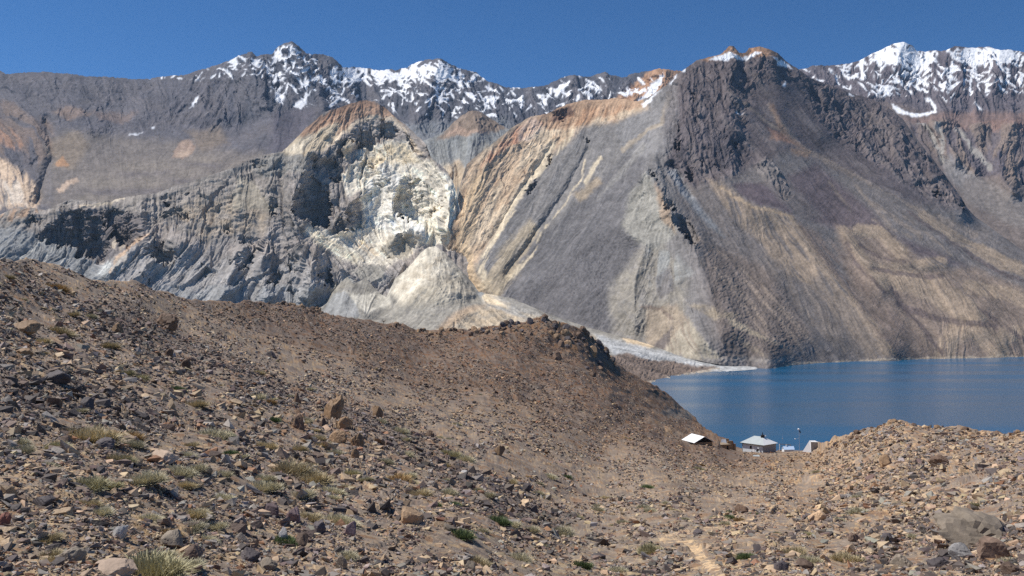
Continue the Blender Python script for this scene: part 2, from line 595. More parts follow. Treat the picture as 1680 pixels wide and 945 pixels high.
# grassy scree hollow behind the dome
G.poly([(640, 230), (650, 205), (700, 195), (760, 205), (830, 190), (860, 230), (700, 300)], (128, 130, 132), 12, 0.8)
# saddle on the right, brown with snow
G.poly([(1000, 168), (1050, 125), (1082, 108), (1125, 108), (1125, 170), (1000, 185)], (176, 140, 112), 4, 1)
# snow
sb = np.full(U.shape, -2.6, np.float32)
for u, v, ru, rv, a in [(478, 86, 32, 18, 3.6), (470, 120, 50, 34, 2.5), (402, 105, 48, 26, 2.4), (365, 112, 50, 12, 2.0), (535, 120, 40, 34, 2.5), (590, 122, 32, 16, 5.2), (640, 124, 46, 11, 5.5), (700, 114, 46, 16, 4.6), (735, 125, 46, 26, 3.2), (650, 150, 60, 26, 2.2), (720, 165, 70, 36, 1.9), (800, 165, 46, 30, 2.0), (870, 165, 60, 28, 2.3), (950, 145, 60, 30, 2.4), (1010, 140, 34, 18, 2.2), (1060, 150, 30, 30, 1.9), (300, 125, 60, 8, 1.5), (75, 117, 40, 3, 1.9), (240, 127, 30, 3, 2.2), (500, 160, 25, 30, 1.1), (555, 160, 20, 24, 2.2)]:
    sb += a * np.exp(-(((U - u) / ru) ** 2 + ((V - v) / rv) ** 2))
snow = smooth(-.16, .16, 3.6 * np.clip((sb + 2.6) / 5.9, 0, 1) - 2.38 - .3 * m.g2 - .25 * m.g1 + 1.0 * snow_ribbons(U.shape, 9)) * smooth(-1.9, -1.2, sb)
for p in [[(447, 152), (455, 148), (465, 155), (462, 172), (452, 166)], [(492, 165), (503, 150), (502, 168), (494, 178), (483, 172)], [(312, 176), (318, 168), (326, 158), (322, 172)], [(210, 222), (232, 216), (222, 221)], [(246, 210), (252, 208), (250, 212)],
          [(1045, 168), (1062, 152), (1080, 128), (1088, 120), (1083, 140), (1072, 155), (1052, 175)], [(1010, 152), (1060, 145), (1062, 150), (1020, 156)], [(1095, 135), (1110, 122), (1113, 126), (1098, 142)]]:
    snow = np.maximum(snow, G.poly_mask(p, 1.6))
G.lay(snow, (248, 250, 254))
h = h * (1 - 0.55 * snow)
m.build('snowy_range', [(-420, 405, 0), (300, 395, 0), (600, 330, 0), (1300, 330, 0)], SNOW_CREST, h, 330, 1.5, -400, 1280, FAR_MAT, (1.6, 1.6), streak=.35)

# ---- brown knoll and grey terrace standing in the hollow behind the dome
HOLLOW = [(640, 260, 4300), (690, 232, 4400), (712, 224, 4500), (730, 214, 4600), (745, 200, 4700), (762, 186, 4800), (775, 181, 4800), (790, 184, 4800), (808, 196, 4750), (830, 210, 4700), (860, 214, 4600), (900, 220, 4600)]
m = Massif(630, 920, 150, 420, [[(630, 400, 3100), (920, 400, 3100)], [(630, 290, 3700), (760, 290, 3700), (920, 280, 3900)], HOLLOW], seed=5)
m.ridge([(775, 181), (785, 215)], 30, 120)
m.ridge([(700, 240), (735, 285)], 20, 70)
m.ridge([(775, 235), (765, 290)], 20, 60)
m.ridge([(740, 235), (752, 290)], 10, -60)
m.flow([(700, 250, .2, 1), (740, 260, .1, 1), (790, 260, -.3, 1), (760, 205, -.4, 1), (800, 205, .5, 1)])
G = m.G
G.C[:] = lin((142, 142, 138))
G.lay(.6 * smooth(-.2, .9, m.g2), (122, 124, 124))
G.poly([(715, 230), (745, 195), (775, 175), (810, 190), (835, 212), (800, 216), (760, 222)], (134, 118, 104), 4, 1)
G.poly([(728, 222), (748, 205), (775, 214), (800, 216), (770, 224)], (166, 142, 124), 4, .8)
G.poly([(640, 300), (735, 270), (760, 300), (760, 420), (640, 420)], (206, 190, 164), 8, .8, m.g1, -.3)
G.poly([(735, 275), (755, 262), (770, 290), (760, 320), (740, 310)], (176, 158, 134), 5, .9, m.g1, -.2)
G.poly([(770, 270), (800, 240), (810, 250), (780, 290)], (196, 180, 154), 6, .7, m.g2, .1)
rk = G.poly_mask([(740, 212), (775, 175), (835, 212), (800, 208)], 4)
m.build('terrace_hill', [(630, 400, 0), (920, 400, 0)], HOLLOW, m.g2 * 1.1 + m.g1 * .5 + m.crags(1, 1.2, ((16, 2.4), (7, 1.2))) * (.25 + rk), 170, 1.4, 640, 910, FAR_MAT, (1.5, 1.2), back=300)

# ---- far right range with the snow cap
RIGHT_CREST = [(1240, 150, 6600), (1300, 118, 6600), (1320, 113, 6600), (1333, 108, 6600), (1360, 107, 6700), (1397, 103, 6800), (1413, 97, 6800), (1437, 85, 6900), (1453, 77, 6900), (1470, 71, 6900), (1483, 68, 6900), (1497, 76, 6900), (1505, 84, 6900), (1517, 85, 6900), (1537, 82, 6900), (1552, 82, 6900), (1567, 75, 6900), (1593, 78, 6900), (1620, 77, 6900), (1640, 82, 6900), (1653, 80, 6800), (1680, 85, 6800), (1740, 78, 6800), (1820, 95, 6800), (2050, 110, 6800)]
m = Massif(1240, 2060, 50, 560, [[(1240, 550, 2500), (2060, 550, 2500)], [(1240, 400, 3200), (2060, 400, 3100)], [(1240, 260, 4500), (2060, 260, 4300)], [(1240, 190, 5500), (2060, 190, 5300)], RIGHT_CREST], seed=2)
for pts, w, a in [([(1483, 68), (1470, 110), (1420, 150)], 45, 140), ([(1560, 80), (1545, 120), (1560, 170)], 40, 150), ([(1640, 85), (1630, 140)], 40, 120), ([(1540, 205), (1560, 235), (1570, 262)], 26, 170), ([(1600, 200), (1590, 240), (1600, 275)], 24, 120), ([(1660, 205), (1640, 250), (1645, 290), (1660, 310)], 30, 170),
                  ([(1510, 200), (1545, 240), (1548, 270)], 9, -60), ([(1575, 205), (1578, 230), (1610, 260)], 9, -60), ([(1470, 185), (1500, 190), (1530, 180)], 12, -40)]:
    m.ridge(pts, w, a)
m.flow([(1350, 125, .4, 1), (1400, 140, .5, 1), (1450, 130, .2, 1), (1500, 130, .1, 1), (1560, 130, -.2, 1), (1620, 130, .1, 1), (1680, 140, 0, 1), (1500, 170, .3, 1), (1550, 230, .3, 1), (1600, 230, .3, 1), (1650, 250, -.3, 1), (1600, 330, .9, .7), (1680, 330, .9, .6), (1560, 270, .4, 1), (1650, 420, 1, .6)], .5)
G, U, V = m.G, m.U, m.V
rocky = np.clip(G.poly_mask([(1240, 60), (2060, 60), (2060, 190), (1680, 185), (1560, 190), (1480, 170), (1320, 150)], 8) + G.poly_mask([(1495, 210), (1540, 195), (1600, 205), (1690, 200), (1720, 300), (1660, 310), (1640, 285), (1600, 290), (1560, 275), (1530, 250)], 6), 0, 1)
h = m.g3 * 1.2 + m.g2 * (.4 + 1.1 * rocky) + m.g1 * (.12 + .65 * rocky) + m.crags(1.5, .2) * (.03 + .8 * rocky)
G.C[:] = lin((112, 101, 97))
G.lay(rocky * .9, (98, 92, 97))
G.lay(rocky * .4 * smooth(0, 1, m.g2), (118, 110, 112))
G.poly([(1560, 185), (1700, 185), (2060, 180), (2060, 215), (1700, 215), (1600, 212), (1480, 200), (1500, 192)], (126, 106, 99), 7, .8)
G.poly([(1600, 200), (1720, 195), (2060, 195), (2060, 210), (1620, 212)], (140, 112, 100), 5, .6)
G.poly([(1495, 210), (1540, 198), (1600, 205), (1690, 200), (1720, 300), (1660, 310), (1640, 285), (1600, 290), (1560, 275), (1530, 250)], (128, 114, 104), 6, .9, m.g2, -.3)
G.poly([(1540, 262), (1560, 255), (1600, 285), (1680, 330), (1690, 380), (1600, 340), (1560, 300)], (133, 130, 128), 10, .8)
for p in [[(1508, 205), (1525, 215), (1540, 245), (1548, 265)], [(1540, 205), (1546, 225), (1548, 250)], [(1570, 207), (1585, 225), (1605, 255), (1625, 275)]]:
    G.line(p, 5, (150, 146, 140), .9)
G.poly([(1580, 290), (2060, 330), (2060, 540), (1500, 540)], (117, 109, 104), 12, .6)
sb = np.full(U.shape, -2.6, np.float32)
for u, v, ru, rv, a in [(1478, 82, 40, 13, 9), (1440, 95, 34, 9, 5), (1510, 95, 30, 9, 4.5), (1598, 88, 42, 13, 8.5), (1640, 92, 50, 14, 4.0), (1560, 108, 60, 14, 2.6), (1350, 120, 46, 16, 2.9), (1400, 118, 46, 22, 2.7), (1450, 124, 60, 26, 3.1), (1520, 130, 60, 26, 3.0), (1610, 128, 70, 26, 3.0), (1690, 115, 60, 30, 3.2), (1800, 120, 90, 30, 3.5), (1440, 148, 60, 12, 1.2), (1560, 145, 100, 14, 1.1)]:
    sb += a * np.exp(-(((U - u) / ru) ** 2 + ((V - v) / rv) ** 2))
snow = smooth(-.16, .16, 3.6 * np.clip((sb + 2.6) / 7.2, 0, 1) - 2.5 - .3 * m.g2 - .25 * m.g1 + 1.0 * snow_ribbons(U.shape, 19)) * smooth(-1.9, -1.2, sb)
snow *= 1 - G.poly_mask([(1537, 95), (1545, 82), (1556, 84), (1562, 100), (1556, 112), (1546, 105)], 2)
for p in [[(1461, 168), (1475, 178), (1490, 185), (1520, 182), (1530, 178), (1527, 168), (1520, 162), (1524, 160), (1534, 172), (1533, 183), (1515, 188), (1490, 191), (1470, 184)], [(1420, 146), (1430, 152), (1448, 160), (1440, 159)], [(1597, 173), (1612, 181), (1606, 182)], [(1513, 135), (1527, 148), (1520, 145)]]:
    snow = np.maximum(snow, G.poly_mask(p, 1.4))
G.lay(snow, (249, 251, 254))
h = h * (1 - .6 * snow)
m.build('snow_capped_range', [(1240, 545, 0), (2060, 545, 0)], RIGHT_CREST, h, 300, 1.5, 1245, 2050, FAR_MAT, (1.2, .9), streak=.5)

# ---- front cliff with the domed landslide scar
CLIFF_CREST = [(-420, 385, 2900), (-150, 362, 2900), (0, 350, 2950), (33, 340, 2950), (75, 345, 2950), (117, 326, 3000), (140, 330, 3000), (167, 332, 3000), (207, 323, 3030), (253, 317, 3060), (280, 307, 3080), (333, 290, 3120), (383, 274, 3180), (430, 253, 3230), (463, 249, 3250), (480, 232, 3300), (500, 211, 3350), (516, 197, 3380), (533, 184, 3420), (548, 178, 3430), (560, 175, 3440), (573, 170, 3440), (588, 166, 3440), (600, 164, 3440), (620, 168, 3430), (633, 177, 3420), (647, 192, 3400), (667, 206, 3360), (683, 221, 3330), (700, 238, 3280), (707, 258, 3220), (722, 270, 3180), (733, 280, 3140), (745, 300, 3060), (752, 330, 2960), (765, 380, 2850), (790, 440, 2700), (830, 500, 2560)]
m = Massif(-420, 840, 140, 600, [
    [(-420, 590, 2350), (300, 590, 2350), (560, 590, 2420), (840, 590, 2420)],
    [(-420, 490, 2520), (300, 490, 2520), (560, 490, 2620), (700, 470, 2640), (840, 540, 2520)],
    [(-420, 430, 2680), (0, 420, 2680), (300, 400, 2780), (480, 360, 2900), (600, 340, 3020), (700, 350, 2960), (760, 400, 2800), (840, 520, 2530)],
    CLIFF_CREST], seed=3)
for pts, w, a in [([(600, 210), (620, 300), (640, 400)], 110, -110), ([(500, 255), (478, 330), (490, 400), (520, 470)], 50, 110), ([(700, 240), (735, 300), (735, 370)], 30, 90), ([(640, 400), (660, 370), (690, 385)], 32, 80), ([(560, 370), (575, 330), (590, 320)], 24, 70), ([(620, 270), (645, 310), (640, 350)], 20, 60), ([(450, 255), (440, 310), (445, 350)], 30, 60), ([(383, 274), (395, 340)], 40, 50),
                  ([(400, 410), (380, 450), (360, 500)], 26, 60), ([(300, 400), (240, 440), (200, 480)], 40, 70), ([(230, 340), (235, 400), (180, 450)], 34, 90), ([(440, 380), (430, 440), (440, 490)], 30, 70), ([(520, 400), (510, 450), (505, 490)], 26, 60), ([(560, 440), (610, 460), (640, 450)], 26, 50)]:
    m.ridge(pts, w, a)
CARVES = [([(562, 230), (580, 212), (600, 198), (612, 195), (622, 200), (630, 218), (626, 232), (600, 242), (585, 238)], 6),
          ([(618, 196), (628, 194), (642, 198), (652, 210), (656, 228), (645, 233), (632, 231), (625, 218)], 30),
          ([(545, 255), (560, 235), (572, 232), (560, 252), (550, 262)], 10),
          ([(662, 218), (674, 222), (688, 245), (694, 262), (688, 258), (672, 240)], 16), ([(696, 235), (707, 252), (702, 258), (694, 242)], 14),
          ([(498, 280), (519, 280), (527, 296), (541, 300), (543, 312), (537, 322), (539, 342), (539, 370), (517, 368), (507, 360), (489, 352), (479, 336), (490, 304), (493, 292)], 18),
          ([(531, 271), (549, 260), (561, 265), (562, 298), (553, 300), (545, 290)], 10), ([(520, 262), (540, 255), (560, 262), (575, 266), (580, 275), (560, 270), (540, 272), (525, 272)], 9),
          ([(561, 350), (577, 342), (592, 352), (590, 370), (580, 378), (541, 378), (550, 368)], 10),
          ([(652, 292), (668, 290), (685, 290), (709, 304), (727, 328), (721, 338), (705, 346), (699, 366), (681, 362), (669, 352), (658, 348), (650, 324)], 14),
          ([(602, 314), (620, 298), (640, 292), (638, 304), (615, 322), (600, 328)], 9), ([(590, 258), (610, 262), (628, 258), (622, 268), (600, 270)], 8),
          ([(60, 385), (75, 368), (105, 352), (130, 345), (160, 352), (172, 362), (172, 405), (165, 424), (140, 414), (105, 405), (85, 400)], 24), ([(165, 348), (190, 338), (215, 345), (222, 362), (230, 378), (234, 392), (222, 403), (200, 402), (180, 385)], 13),
          ([(232, 412), (250, 400), (270, 392), (284, 402), (292, 424), (275, 434), (255, 428), (240, 424)], 20), ([(262, 345), (290, 340), (306, 346), (318, 354), (305, 366), (285, 358), (268, 356)], 12), ([(256, 318), (275, 315), (285, 325), (270, 330)], 10), ([(298, 318), (312, 315), (306, 324)], 8),
          ([(376, 432), (392, 414), (412, 402), (432, 402), (424, 414), (408, 436), (388, 444)], 17), ([(384, 396), (420, 390), (430, 400), (404, 406)], 10), ([(468, 398), (482, 408), (490, 440), (480, 456), (472, 432)], 16), ([(332, 430), (352, 440), (338, 450)], 11), ([(358, 377), (384, 370), (374, 386)], 10), ([(520, 420), (536, 430), (548, 466), (534, 466), (524, 444)], 16), ([(446, 440), (462, 448), (456, 470), (440, 462)], 12), ([(470, 462), (484, 468), (484, 488), (472, 480)], 12), ([(190, 440), (206, 436), (202, 452), (192, 450)], 10), ([(228, 446), (250, 452), (246, 462), (230, 462)], 10),
          ([(40, 362), (70, 355), (64, 364), (44, 370)], 9), ([(100, 335), (118, 322), (112, 338), (102, 342)], 9), ([(440, 330), (452, 325), (452, 350), (442, 350)], 10), ([(412, 262), (440, 255), (436, 272), (416, 276)], 6), ([(640, 405), (652, 400), (650, 420), (638, 425)], 8), ([(655, 388), (664, 384), (660, 402), (652, 402)], 7)]
for k, (p, d) in enumerate(CARVES):
    m.carve(p, d, {5: .26, 9: .42, 8: .36, 10: .5, 1: .2, 0: .36}.get(k, .46))
m.flow([(20, 420, -.7, .6), (100, 440, -.8, .7), (200, 460, -.8, .8), (300, 440, -.7, .8), (400, 430, -.6, .9), (480, 450, .1, 1), (300, 320, 0, 1), (360, 310, 0, 1), (440, 280, 0, 1), (480, 300, -.1, 1), (520, 220, -.8, .7), (580, 180, -.3, 1), (600, 180, .3, 1), (660, 220, .7, .9), (720, 280, .6, 1), (560, 280, -.1, 1), (620, 290, -.2, 1), (640, 340, -.2, 1), (560, 400, .9, .6), (620, 420, .7, .6), (600, 370, .3, 1), (520, 390, .7, .8), (690, 380, -.1, 1), (745, 380, -.2, 1), (100, 370, .2, 1), (240, 370, 0, 1), (540, 470, -.2, 1)])
G, U, V = m.G, m.U, m.V
crA = m.crags(2.6, -0.75, ((64, 9.0), (27, 5.0), (9, 1.3), (4, .6)))
bed = perlin(U / 120, (V + .22 * U + 6 * fbm(U / 40, V / 40, 3, 3)) / 9, 22) + .6 * perlin(U / 60, (V + .22 * U + 6 * fbm(U / 40, V / 40, 3, 3)) / 4, 23)
ledge = np.tanh(4 * bed)
s1, s2 = 1.2 - np.abs(m.g1) * 1.5, 1.2 - np.abs(m.g2) * 1.5
crB = m.crags(1.5, 1.3, ((26, 4.5), (12, 3.0), (6, 1.8), (3.2, .9)), 40)
wall0 = G.poly_mask([(100, 330), (250, 312), (380, 275), (470, 245), (600, 260), (700, 300), (700, 370), (480, 400), (400, 400), (250, 380), (100, 385), (-420, 400), (-420, 370)], 14)
dome_cap = G.poly_mask([(455, 255), (500, 205), (545, 172), (600, 158), (650, 180), (700, 230), (660, 216), (640, 195), (600, 196), (560, 222), (530, 250), (500, 256)], 6)
scree = np.clip(G.poly_mask([(385, 325), (400, 290), (415, 300), (450, 345), (400, 350)], 8) + G.poly_mask([(505, 370), (540, 380), (600, 400), (640, 430), (560, 425), (530, 400)], 8) * .5, 0, 1)
lowpale = smooth(395, 450, G.wv - 0.10 * (G.wu - 400)) * smooth(680, 620, U)
rk = (1 - .45 * dome_cap) * (1 - .8 * scree)
h = m.g3 * 1.3 + m.g2 * .5 + m.g1 * .4 + rk * (crA * 1.0 + crB * .22 + s2 * 1.2 + s1 * .9 + ledge * 1.5 * wall0)
G.C[:] = lin((160, 150, 141))
t1 = fbm(U / 70, V / 40, 4, 13)
t3 = fbm(U / 18, V / 18, 4, 14)
G.lay(.6 * smooth(-.2, .4, t1), (150, 145, 140))
c9 = facet(U / 26 + .5 * V / 26, V / 15, 93)[1]
G.lay(.55 * smooth(.2, .5, c9) * (U < 560), (128, 122, 114))
G.lay(lowpale * .75, (165, 160, 155))
G.lay(lowpale * .5 * smooth(0, .5, t3), (178, 174, 170))
# strata of the upper left wall
st = perlin(U / 160, (V + .28 * U + 5 * fbm(U / 40, V / 40, 3, 3)) / 7, 21)
wall = G.poly_mask([(100, 330), (250, 312), (380, 275), (470, 245), (480, 340), (400, 390), (250, 370), (100, 375), (-420, 400), (-420, 370)], 10)
G.lay(wall * .7, (156, 147, 137))
G.lay(wall * .5 * smooth(.05, .5, st), (118, 114, 108))
G.poly([(300, 335), (390, 320), (440, 350), (430, 385), (330, 390), (300, 365)], (178, 160, 136), 12, .7, t3, -.1)
G.poly([(410, 270), (470, 246), (515, 250), (500, 280), (430, 290)], (148, 144, 136), 6, .8)
G.poly([(390, 290), (412, 295), (450, 345), (380, 345)], (164, 154, 136), 8, .8)
G.poly([(60, 385), (105, 350), (160, 345), (235, 350), (235, 400), (165, 425), (100, 405)], (112, 104, 102), 7, .75)
G.poly([(-420, 390), (0, 372), (60, 385), (130, 412), (170, 432), (200, 480), (-420, 500)], (142, 142, 140), 8, .9)
G.line([(30, 420), (55, 405), (70, 393)], 2.2, (196, 192, 182), .9)
G.line([(68, 430), (80, 412), (90, 408)], 2.2, (190, 186, 176), .9)
G.line([(100, 432), (112, 415)], 2, (186, 182, 174), .8)
G.poly([(155, 445), (165, 425), (180, 422), (172, 448)], (196, 196, 190), 3, .9)
G.line([(180, 448), (190, 420), (215, 405), (240, 388)], 4, (206, 178, 150), .9)
G.poly([(180, 450), (188, 424), (205, 415), (215, 425), (195, 450)], (190, 182, 170), 4, .8)
G.poly([(172, 398), (190, 395), (205, 402), (195, 410), (175, 404)], (206, 188, 164), 3, .8, m.g1, 0)
G.poly([(0, 350), (40, 340), (70, 345), (50, 362), (0, 360), (-420, 380), (-420, 365)], (182, 150, 122), 5, .8, m.g1, -.3)
G.line([(130, 340), (170, 334), (205, 325)], 4, (206, 190, 166), .8)
# landslide scar: fresh cream limestone
scar = [(500, 380), (512, 368), (535, 376), (560, 380), (590, 365), (598, 330), (590, 310), (568, 320), (560, 290), (575, 270), (590, 262), (585, 250), (600, 240), (640, 232), (655, 238), (668, 232), (690, 262), (705, 262), (722, 278), (738, 290), (756, 310), (750, 380), (735, 400), (715, 395), (690, 400), (672, 420), (640, 440), (600, 432), (560, 425), (530, 402)]
G.poly(scar, (234, 224, 204), 6, .95)
G.poly(scar, (190, 181, 166), 6, .6, t3, .10, .16)
G.poly([(600, 300), (640, 270), (660, 290), (650, 330), (720, 370), (700, 392), (640, 380), (600, 370), (598, 340)], (236, 231, 220), 7, .9, t3, -.25)
G.poly([(590, 262), (640, 236), (668, 240), (690, 265), (650, 270), (610, 272)], (216, 198, 166), 5, .9, t3, -.3)
G.poly([(560, 255), (570, 232), (580, 236), (572, 260)], (208, 190, 162), 3, .8)
G.poly([(505, 368), (520, 375), (560, 400), (600, 425), (580, 428), (540, 408), (515, 392)], (232, 218, 190), 4, .8)
G.poly([(570, 385), (600, 390), (620, 420), (595, 425)], (216, 186, 146), 6, .6, m.g1, .2)
G.poly([(690, 370), (715, 355), (740, 380), (735, 410), (700, 400)], (238, 226, 202), 5, .9)
G.poly([(624, 410), (640, 385), (670, 378), (690, 388), (686, 402), (668, 418), (645, 432)], (168, 158, 140), 5, .85)
G.poly([(575, 440), (600, 432), (632, 440), (628, 466), (600, 458)], (150, 146, 136), 5, .8)
# dome cap
G.poly([(462, 250), (500, 210), (520, 200), (560, 195), (575, 210), (552, 232), (530, 252), (490, 250)], (206, 188, 160), 5, 1)
G.poly([(490, 215), (520, 194), (560, 172), (600, 158), (640, 180), (660, 205), (640, 196), (600, 194), (575, 205), (550, 225), (560, 205), (520, 212), (495, 225)], (184, 150, 124), 5, .95)
G.poly([(485, 228), (510, 200), (545, 178), (560, 185), (545, 200), (510, 214)], (150, 114, 92), 4, .85, m.g1, 0)
G.poly([(540, 182), (580, 166), (620, 166), (640, 182), (600, 180), (560, 188)], (142, 108, 88), 3, .8, t3, .0)
G.line([(530, 250), (556, 226), (580, 207), (605, 194), (640, 195), (668, 220), (690, 250)], 4.5, (208, 190, 166), .85)
G.poly([(470, 246), (500, 222), (520, 215), (510, 235), (490, 250)], (212, 200, 178), 5, .7)
# debris aprons at the foot
G.poly([(530, 500), (545, 465), (560, 455), (572, 452), (590, 470), (600, 500)], (182, 180, 172), 4, .9)
G.poly([(-420, 480), (490, 470), (545, 470), (560, 600), (-420, 600)], (158, 158, 156), 10, .7)
m.build('cliff', [(-420, 585, 0), (840, 585, 0)], CLIFF_CREST, h, 330, 1.35, -400, 832, FAR_MAT, (1.6, 1.3), back=500)

# ---- right mountain, from the gorge to the lake
MTN_CREST = [(640, 515, 2480), (700, 465, 2560), (738, 395, 2760), (748, 340, 2960), (756, 300, 3080), (765, 270, 3180), (785, 252, 3260), (803, 240, 3320), (827, 219, 3440), (838, 210, 3480), (850, 203, 3520), (870, 191, 3600), (900, 185, 3660), (917, 176, 3700), (940, 168, 3740), (960, 163, 3780), (993, 163, 3800), (1013, 160, 3800), (1045, 166, 3780), (1065, 158, 3760), (1090, 141, 3720), (1110, 124, 3700), (1123, 113, 3690), (1143, 98, 3680), (1160, 94, 3670), (1178, 90, 3660), (1190, 82, 3650), (1196, 75, 3650), (1205, 75, 3650), (1213, 86, 3650), (1223, 86, 3650), (1230, 78, 3650), (1247, 76, 3650), (1262, 80, 3650), (1277, 87, 3650), (1293, 103, 3660), (1310, 113, 3670), (1320, 120, 3670), (1333, 129, 3680), (1367, 142, 3700), (1397, 153, 3700), (1430, 161, 3700), (1453, 174, 3660), (1480, 194, 3600), (1497, 217, 3540), (1520, 247, 3460), (1540, 273, 3400), (1553, 290, 3360), (1570, 313, 3300), (1587, 343, 3220), (1600, 356, 3180), (1640, 384, 3080), (1680, 412, 3000), (1800, 470, 2800), (2060, 520, 2700)]
SHORE = [(640, 545, 2200), (780, 498, 2380), (843, 494, 2440), (893, 513, 2320), (960, 537, 2140), (1020, 554, 2040), (1068, 568, 1960), (1180, 588, 1870), (1225, 597.5, 1840), (1245, 601.5, 1790), (1262, 603.5, 1742), (1300, 599.5, 1830), (1400, 593.5, 1980), (1500, 590, 2079), (1600, 588, 2140), (1680, 586, 2205), (1800, 583, 2310), (2060, 578, 2508)]
m = Massif(630, 2070, 50, 660, [[(u, v + (10 if u < 1200 else 6), Y - (20 if u < 1200 else 0)) for u, v, Y in SHORE], [(u, v + (-22 if u < 950 else -45), Y + (100 if u < 950 else 130)) for u, v, Y in SHORE],
                                [(640, 518, 2470), (740, 440, 2640), (800, 400, 2800), (950, 360, 2850), (1100, 350, 2750), (1300, 380, 2680), (1500, 440, 2600), (1700, 480, 2600), (2060, 540, 2600)], MTN_CREST], seed=4, warp=4.5)
for pts, w, a in [([(1123, 113), (1112, 180), (1075, 250), (1065, 285), (1098, 340), (1140, 400), (1165, 470), (1185, 545)], 170, 210), ([(1065, 285), (1098, 345), (1140, 398)], 34, 40),
                  ([(1237, 338), (1297, 355), (1350, 433), (1403, 493), (1440, 540), (1467, 575)], 60, 75),
                  ([(1120, 290), (1150, 360), (1200, 440), (1270, 540)], 60, -60), ([(1100, 270), (1135, 320)], 12, -50),
                  ([(1385, 375), (1410, 425), (1445, 480)], 24, 24), ([(1405, 374), (1450, 380), (1490, 420)], 24, 24), ([(1442, 450), (1500, 462), (1560, 485), (1610, 520)], 46, 42), ([(1465, 425), (1510, 437), (1550, 432)], 20, 20), ([(1545, 580), (1570, 545), (1600, 532), (1640, 560)], 34, 10), ([(1632, 585), (1650, 545), (1700, 550)], 34, 10), ([(1515, 350), (1580, 395), (1680, 450)], 34, 28),
                  ([(1370, 385), (1420, 460), (1500, 560)], 22, -16), ([(1440, 440), (1540, 450), (1620, 480)], 18, -22), ([(1480, 500), (1540, 525), (1620, 530)], 22, -14),
                  ([(1317, 120), (1397, 153), (1455, 178), (1500, 222), (1545, 285), (1588, 346)], 44, 60), ([(1200, 80), (1210, 150), (1190, 230), (1195, 285)], 60, 40), ([(1260, 80), (1290, 160), (1350, 215)], 40, 45), ([(1230, 150), (1270, 215), (1353, 265), (1453, 320), (1600, 380)], 26, -30),
                  ([(1250, 260), (1275, 300), (1290, 320)], 22, 25), ([(890, 190), (870, 215), (850, 235)], 26, 22), ([(960, 170), (950, 220), (900, 300)], 24, 22), ([(830, 220), (790, 290), (760, 370)], 30, 30), ([(965, 245), (930, 310), (880, 380), (830, 450)], 10, -28), ([(905, 240), (850, 320), (810, 390)], 12, -25), ([(1030, 380), (1060, 400), (1040, 470), (1040, 530)], 34, 55), ([(728, 405), (745, 425), (790, 488)], 36, -110), ([(1135, 510), (1150, 560)], 30, 50)]:
    m.ridge(pts, w, a, 1.0, 0 if w > 100 or max(p_[0] for p_ in pts) < 1150 else w * .13)
for p, d in [([(1114, 195), (1120, 202), (1117, 216), (1112, 212)], 6), ([(1112, 218), (1118, 220), (1112, 246), (1106, 240)], 6), ([(1062, 275), (1076, 280), (1084, 296), (1072, 292)], 8), ([(1104, 345), (1124, 352), (1136, 366), (1143, 392), (1138, 402), (1126, 386), (1112, 376), (1098, 358)], 14), ([(1078, 318), (1106, 330), (1110, 342), (1090, 340)], 9), ([(1190, 220), (1200, 218), (1196, 232)], 4), ([(1178, 240), (1186, 236), (1180, 256)], 4), ([(1198, 246), (1205, 244), (1196, 262)], 4), ([(1172, 262), (1180, 260), (1176, 282)], 4), ([(1206, 226), (1212, 226), (1208, 240)], 4), ([(1120, 255), (1132, 270), (1138, 300), (1128, 296)], 8), ([(1150, 250), (1160, 262), (1150, 276)], 7), ([(1128, 140), (1140, 150), (1134, 165)], 6), ([(905, 180), (930, 175), (940, 185), (920, 196), (908, 192)], 8), ([(960, 218), (968, 215), (970, 232), (962, 234)], 6), ([(1575, 320), (1584, 330), (1580, 346), (1572, 338)], 8), ([(1536, 296), (1542, 300), (1540, 325), (1534, 322)], 7), ([(860, 315), (880, 290), (886, 292), (870, 318)], 7), ([(895, 258), (905, 248), (902, 268)], 6)]:
    m.carve(p, d * .5, .5, .45)
m.flow([(760, 320, -.45, 1), (800, 280, -.55, 1), (860, 230, -.6, 1), (940, 200, -.3, 1), (960, 250, -.5, 1), (900, 350, -.6, 1), (850, 430, -.75, 1), (800, 440, -.6, .9), (1000, 200, -.5, 1), (1040, 230, -.7, 1), (1020, 330, -.75, 1), (960, 420, -.85, 1), (900, 480, -.9, .9), (1000, 520, -.8, .8), (1060, 450, -.3, 1), (1060, 360, -.4, 1), (1050, 540, -.4, 1), (1140, 480, .2, 1), (1140, 560, .4, 1),
        (1100, 130, -.1, 1), (1150, 150, .05, 1), (1150, 240, .15, 1), (1220, 150, .6, .8), (1260, 210, .9, .7), (1330, 200, .7, .8), (1400, 240, .8, .8), (1350, 260, 1, .62), (1450, 320, 1, .55), (1600, 390, 1, .5), (1500, 260, .7, .9), (1560, 310, .7, 1),
        (1100, 290, .5, 1), (1150, 340, .7, 1), (1200, 430, .75, .9), (1280, 500, .8, .9), (1340, 570, .8, .9), (1220, 360, .25, 1), (1250, 400, .45, 1), (1310, 460, .5, 1), (1380, 530, .35, 1), (1340, 380, .9, .8), (1420, 470, .8, .9), (1480, 540, .8, .8), (1420, 390, .8, .7), (1500, 400, 1, .6), (1600, 440, 1, .55), (1680, 470, 1, .5), (1500, 480, .5, 1), (1590, 510, .5, .9), (1570, 560, -.1, 1), (1620, 570, .8, .8), (1660, 570, .3, 1), (1300, 320, .9, .7), (1250, 300, .7, .8)])
G, U, V = m.G, m.U, m.V
t1 = fbm(U / 60, V / 60, 4, 31)
t3 = fbm(U / 16, V / 16, 4, 34)
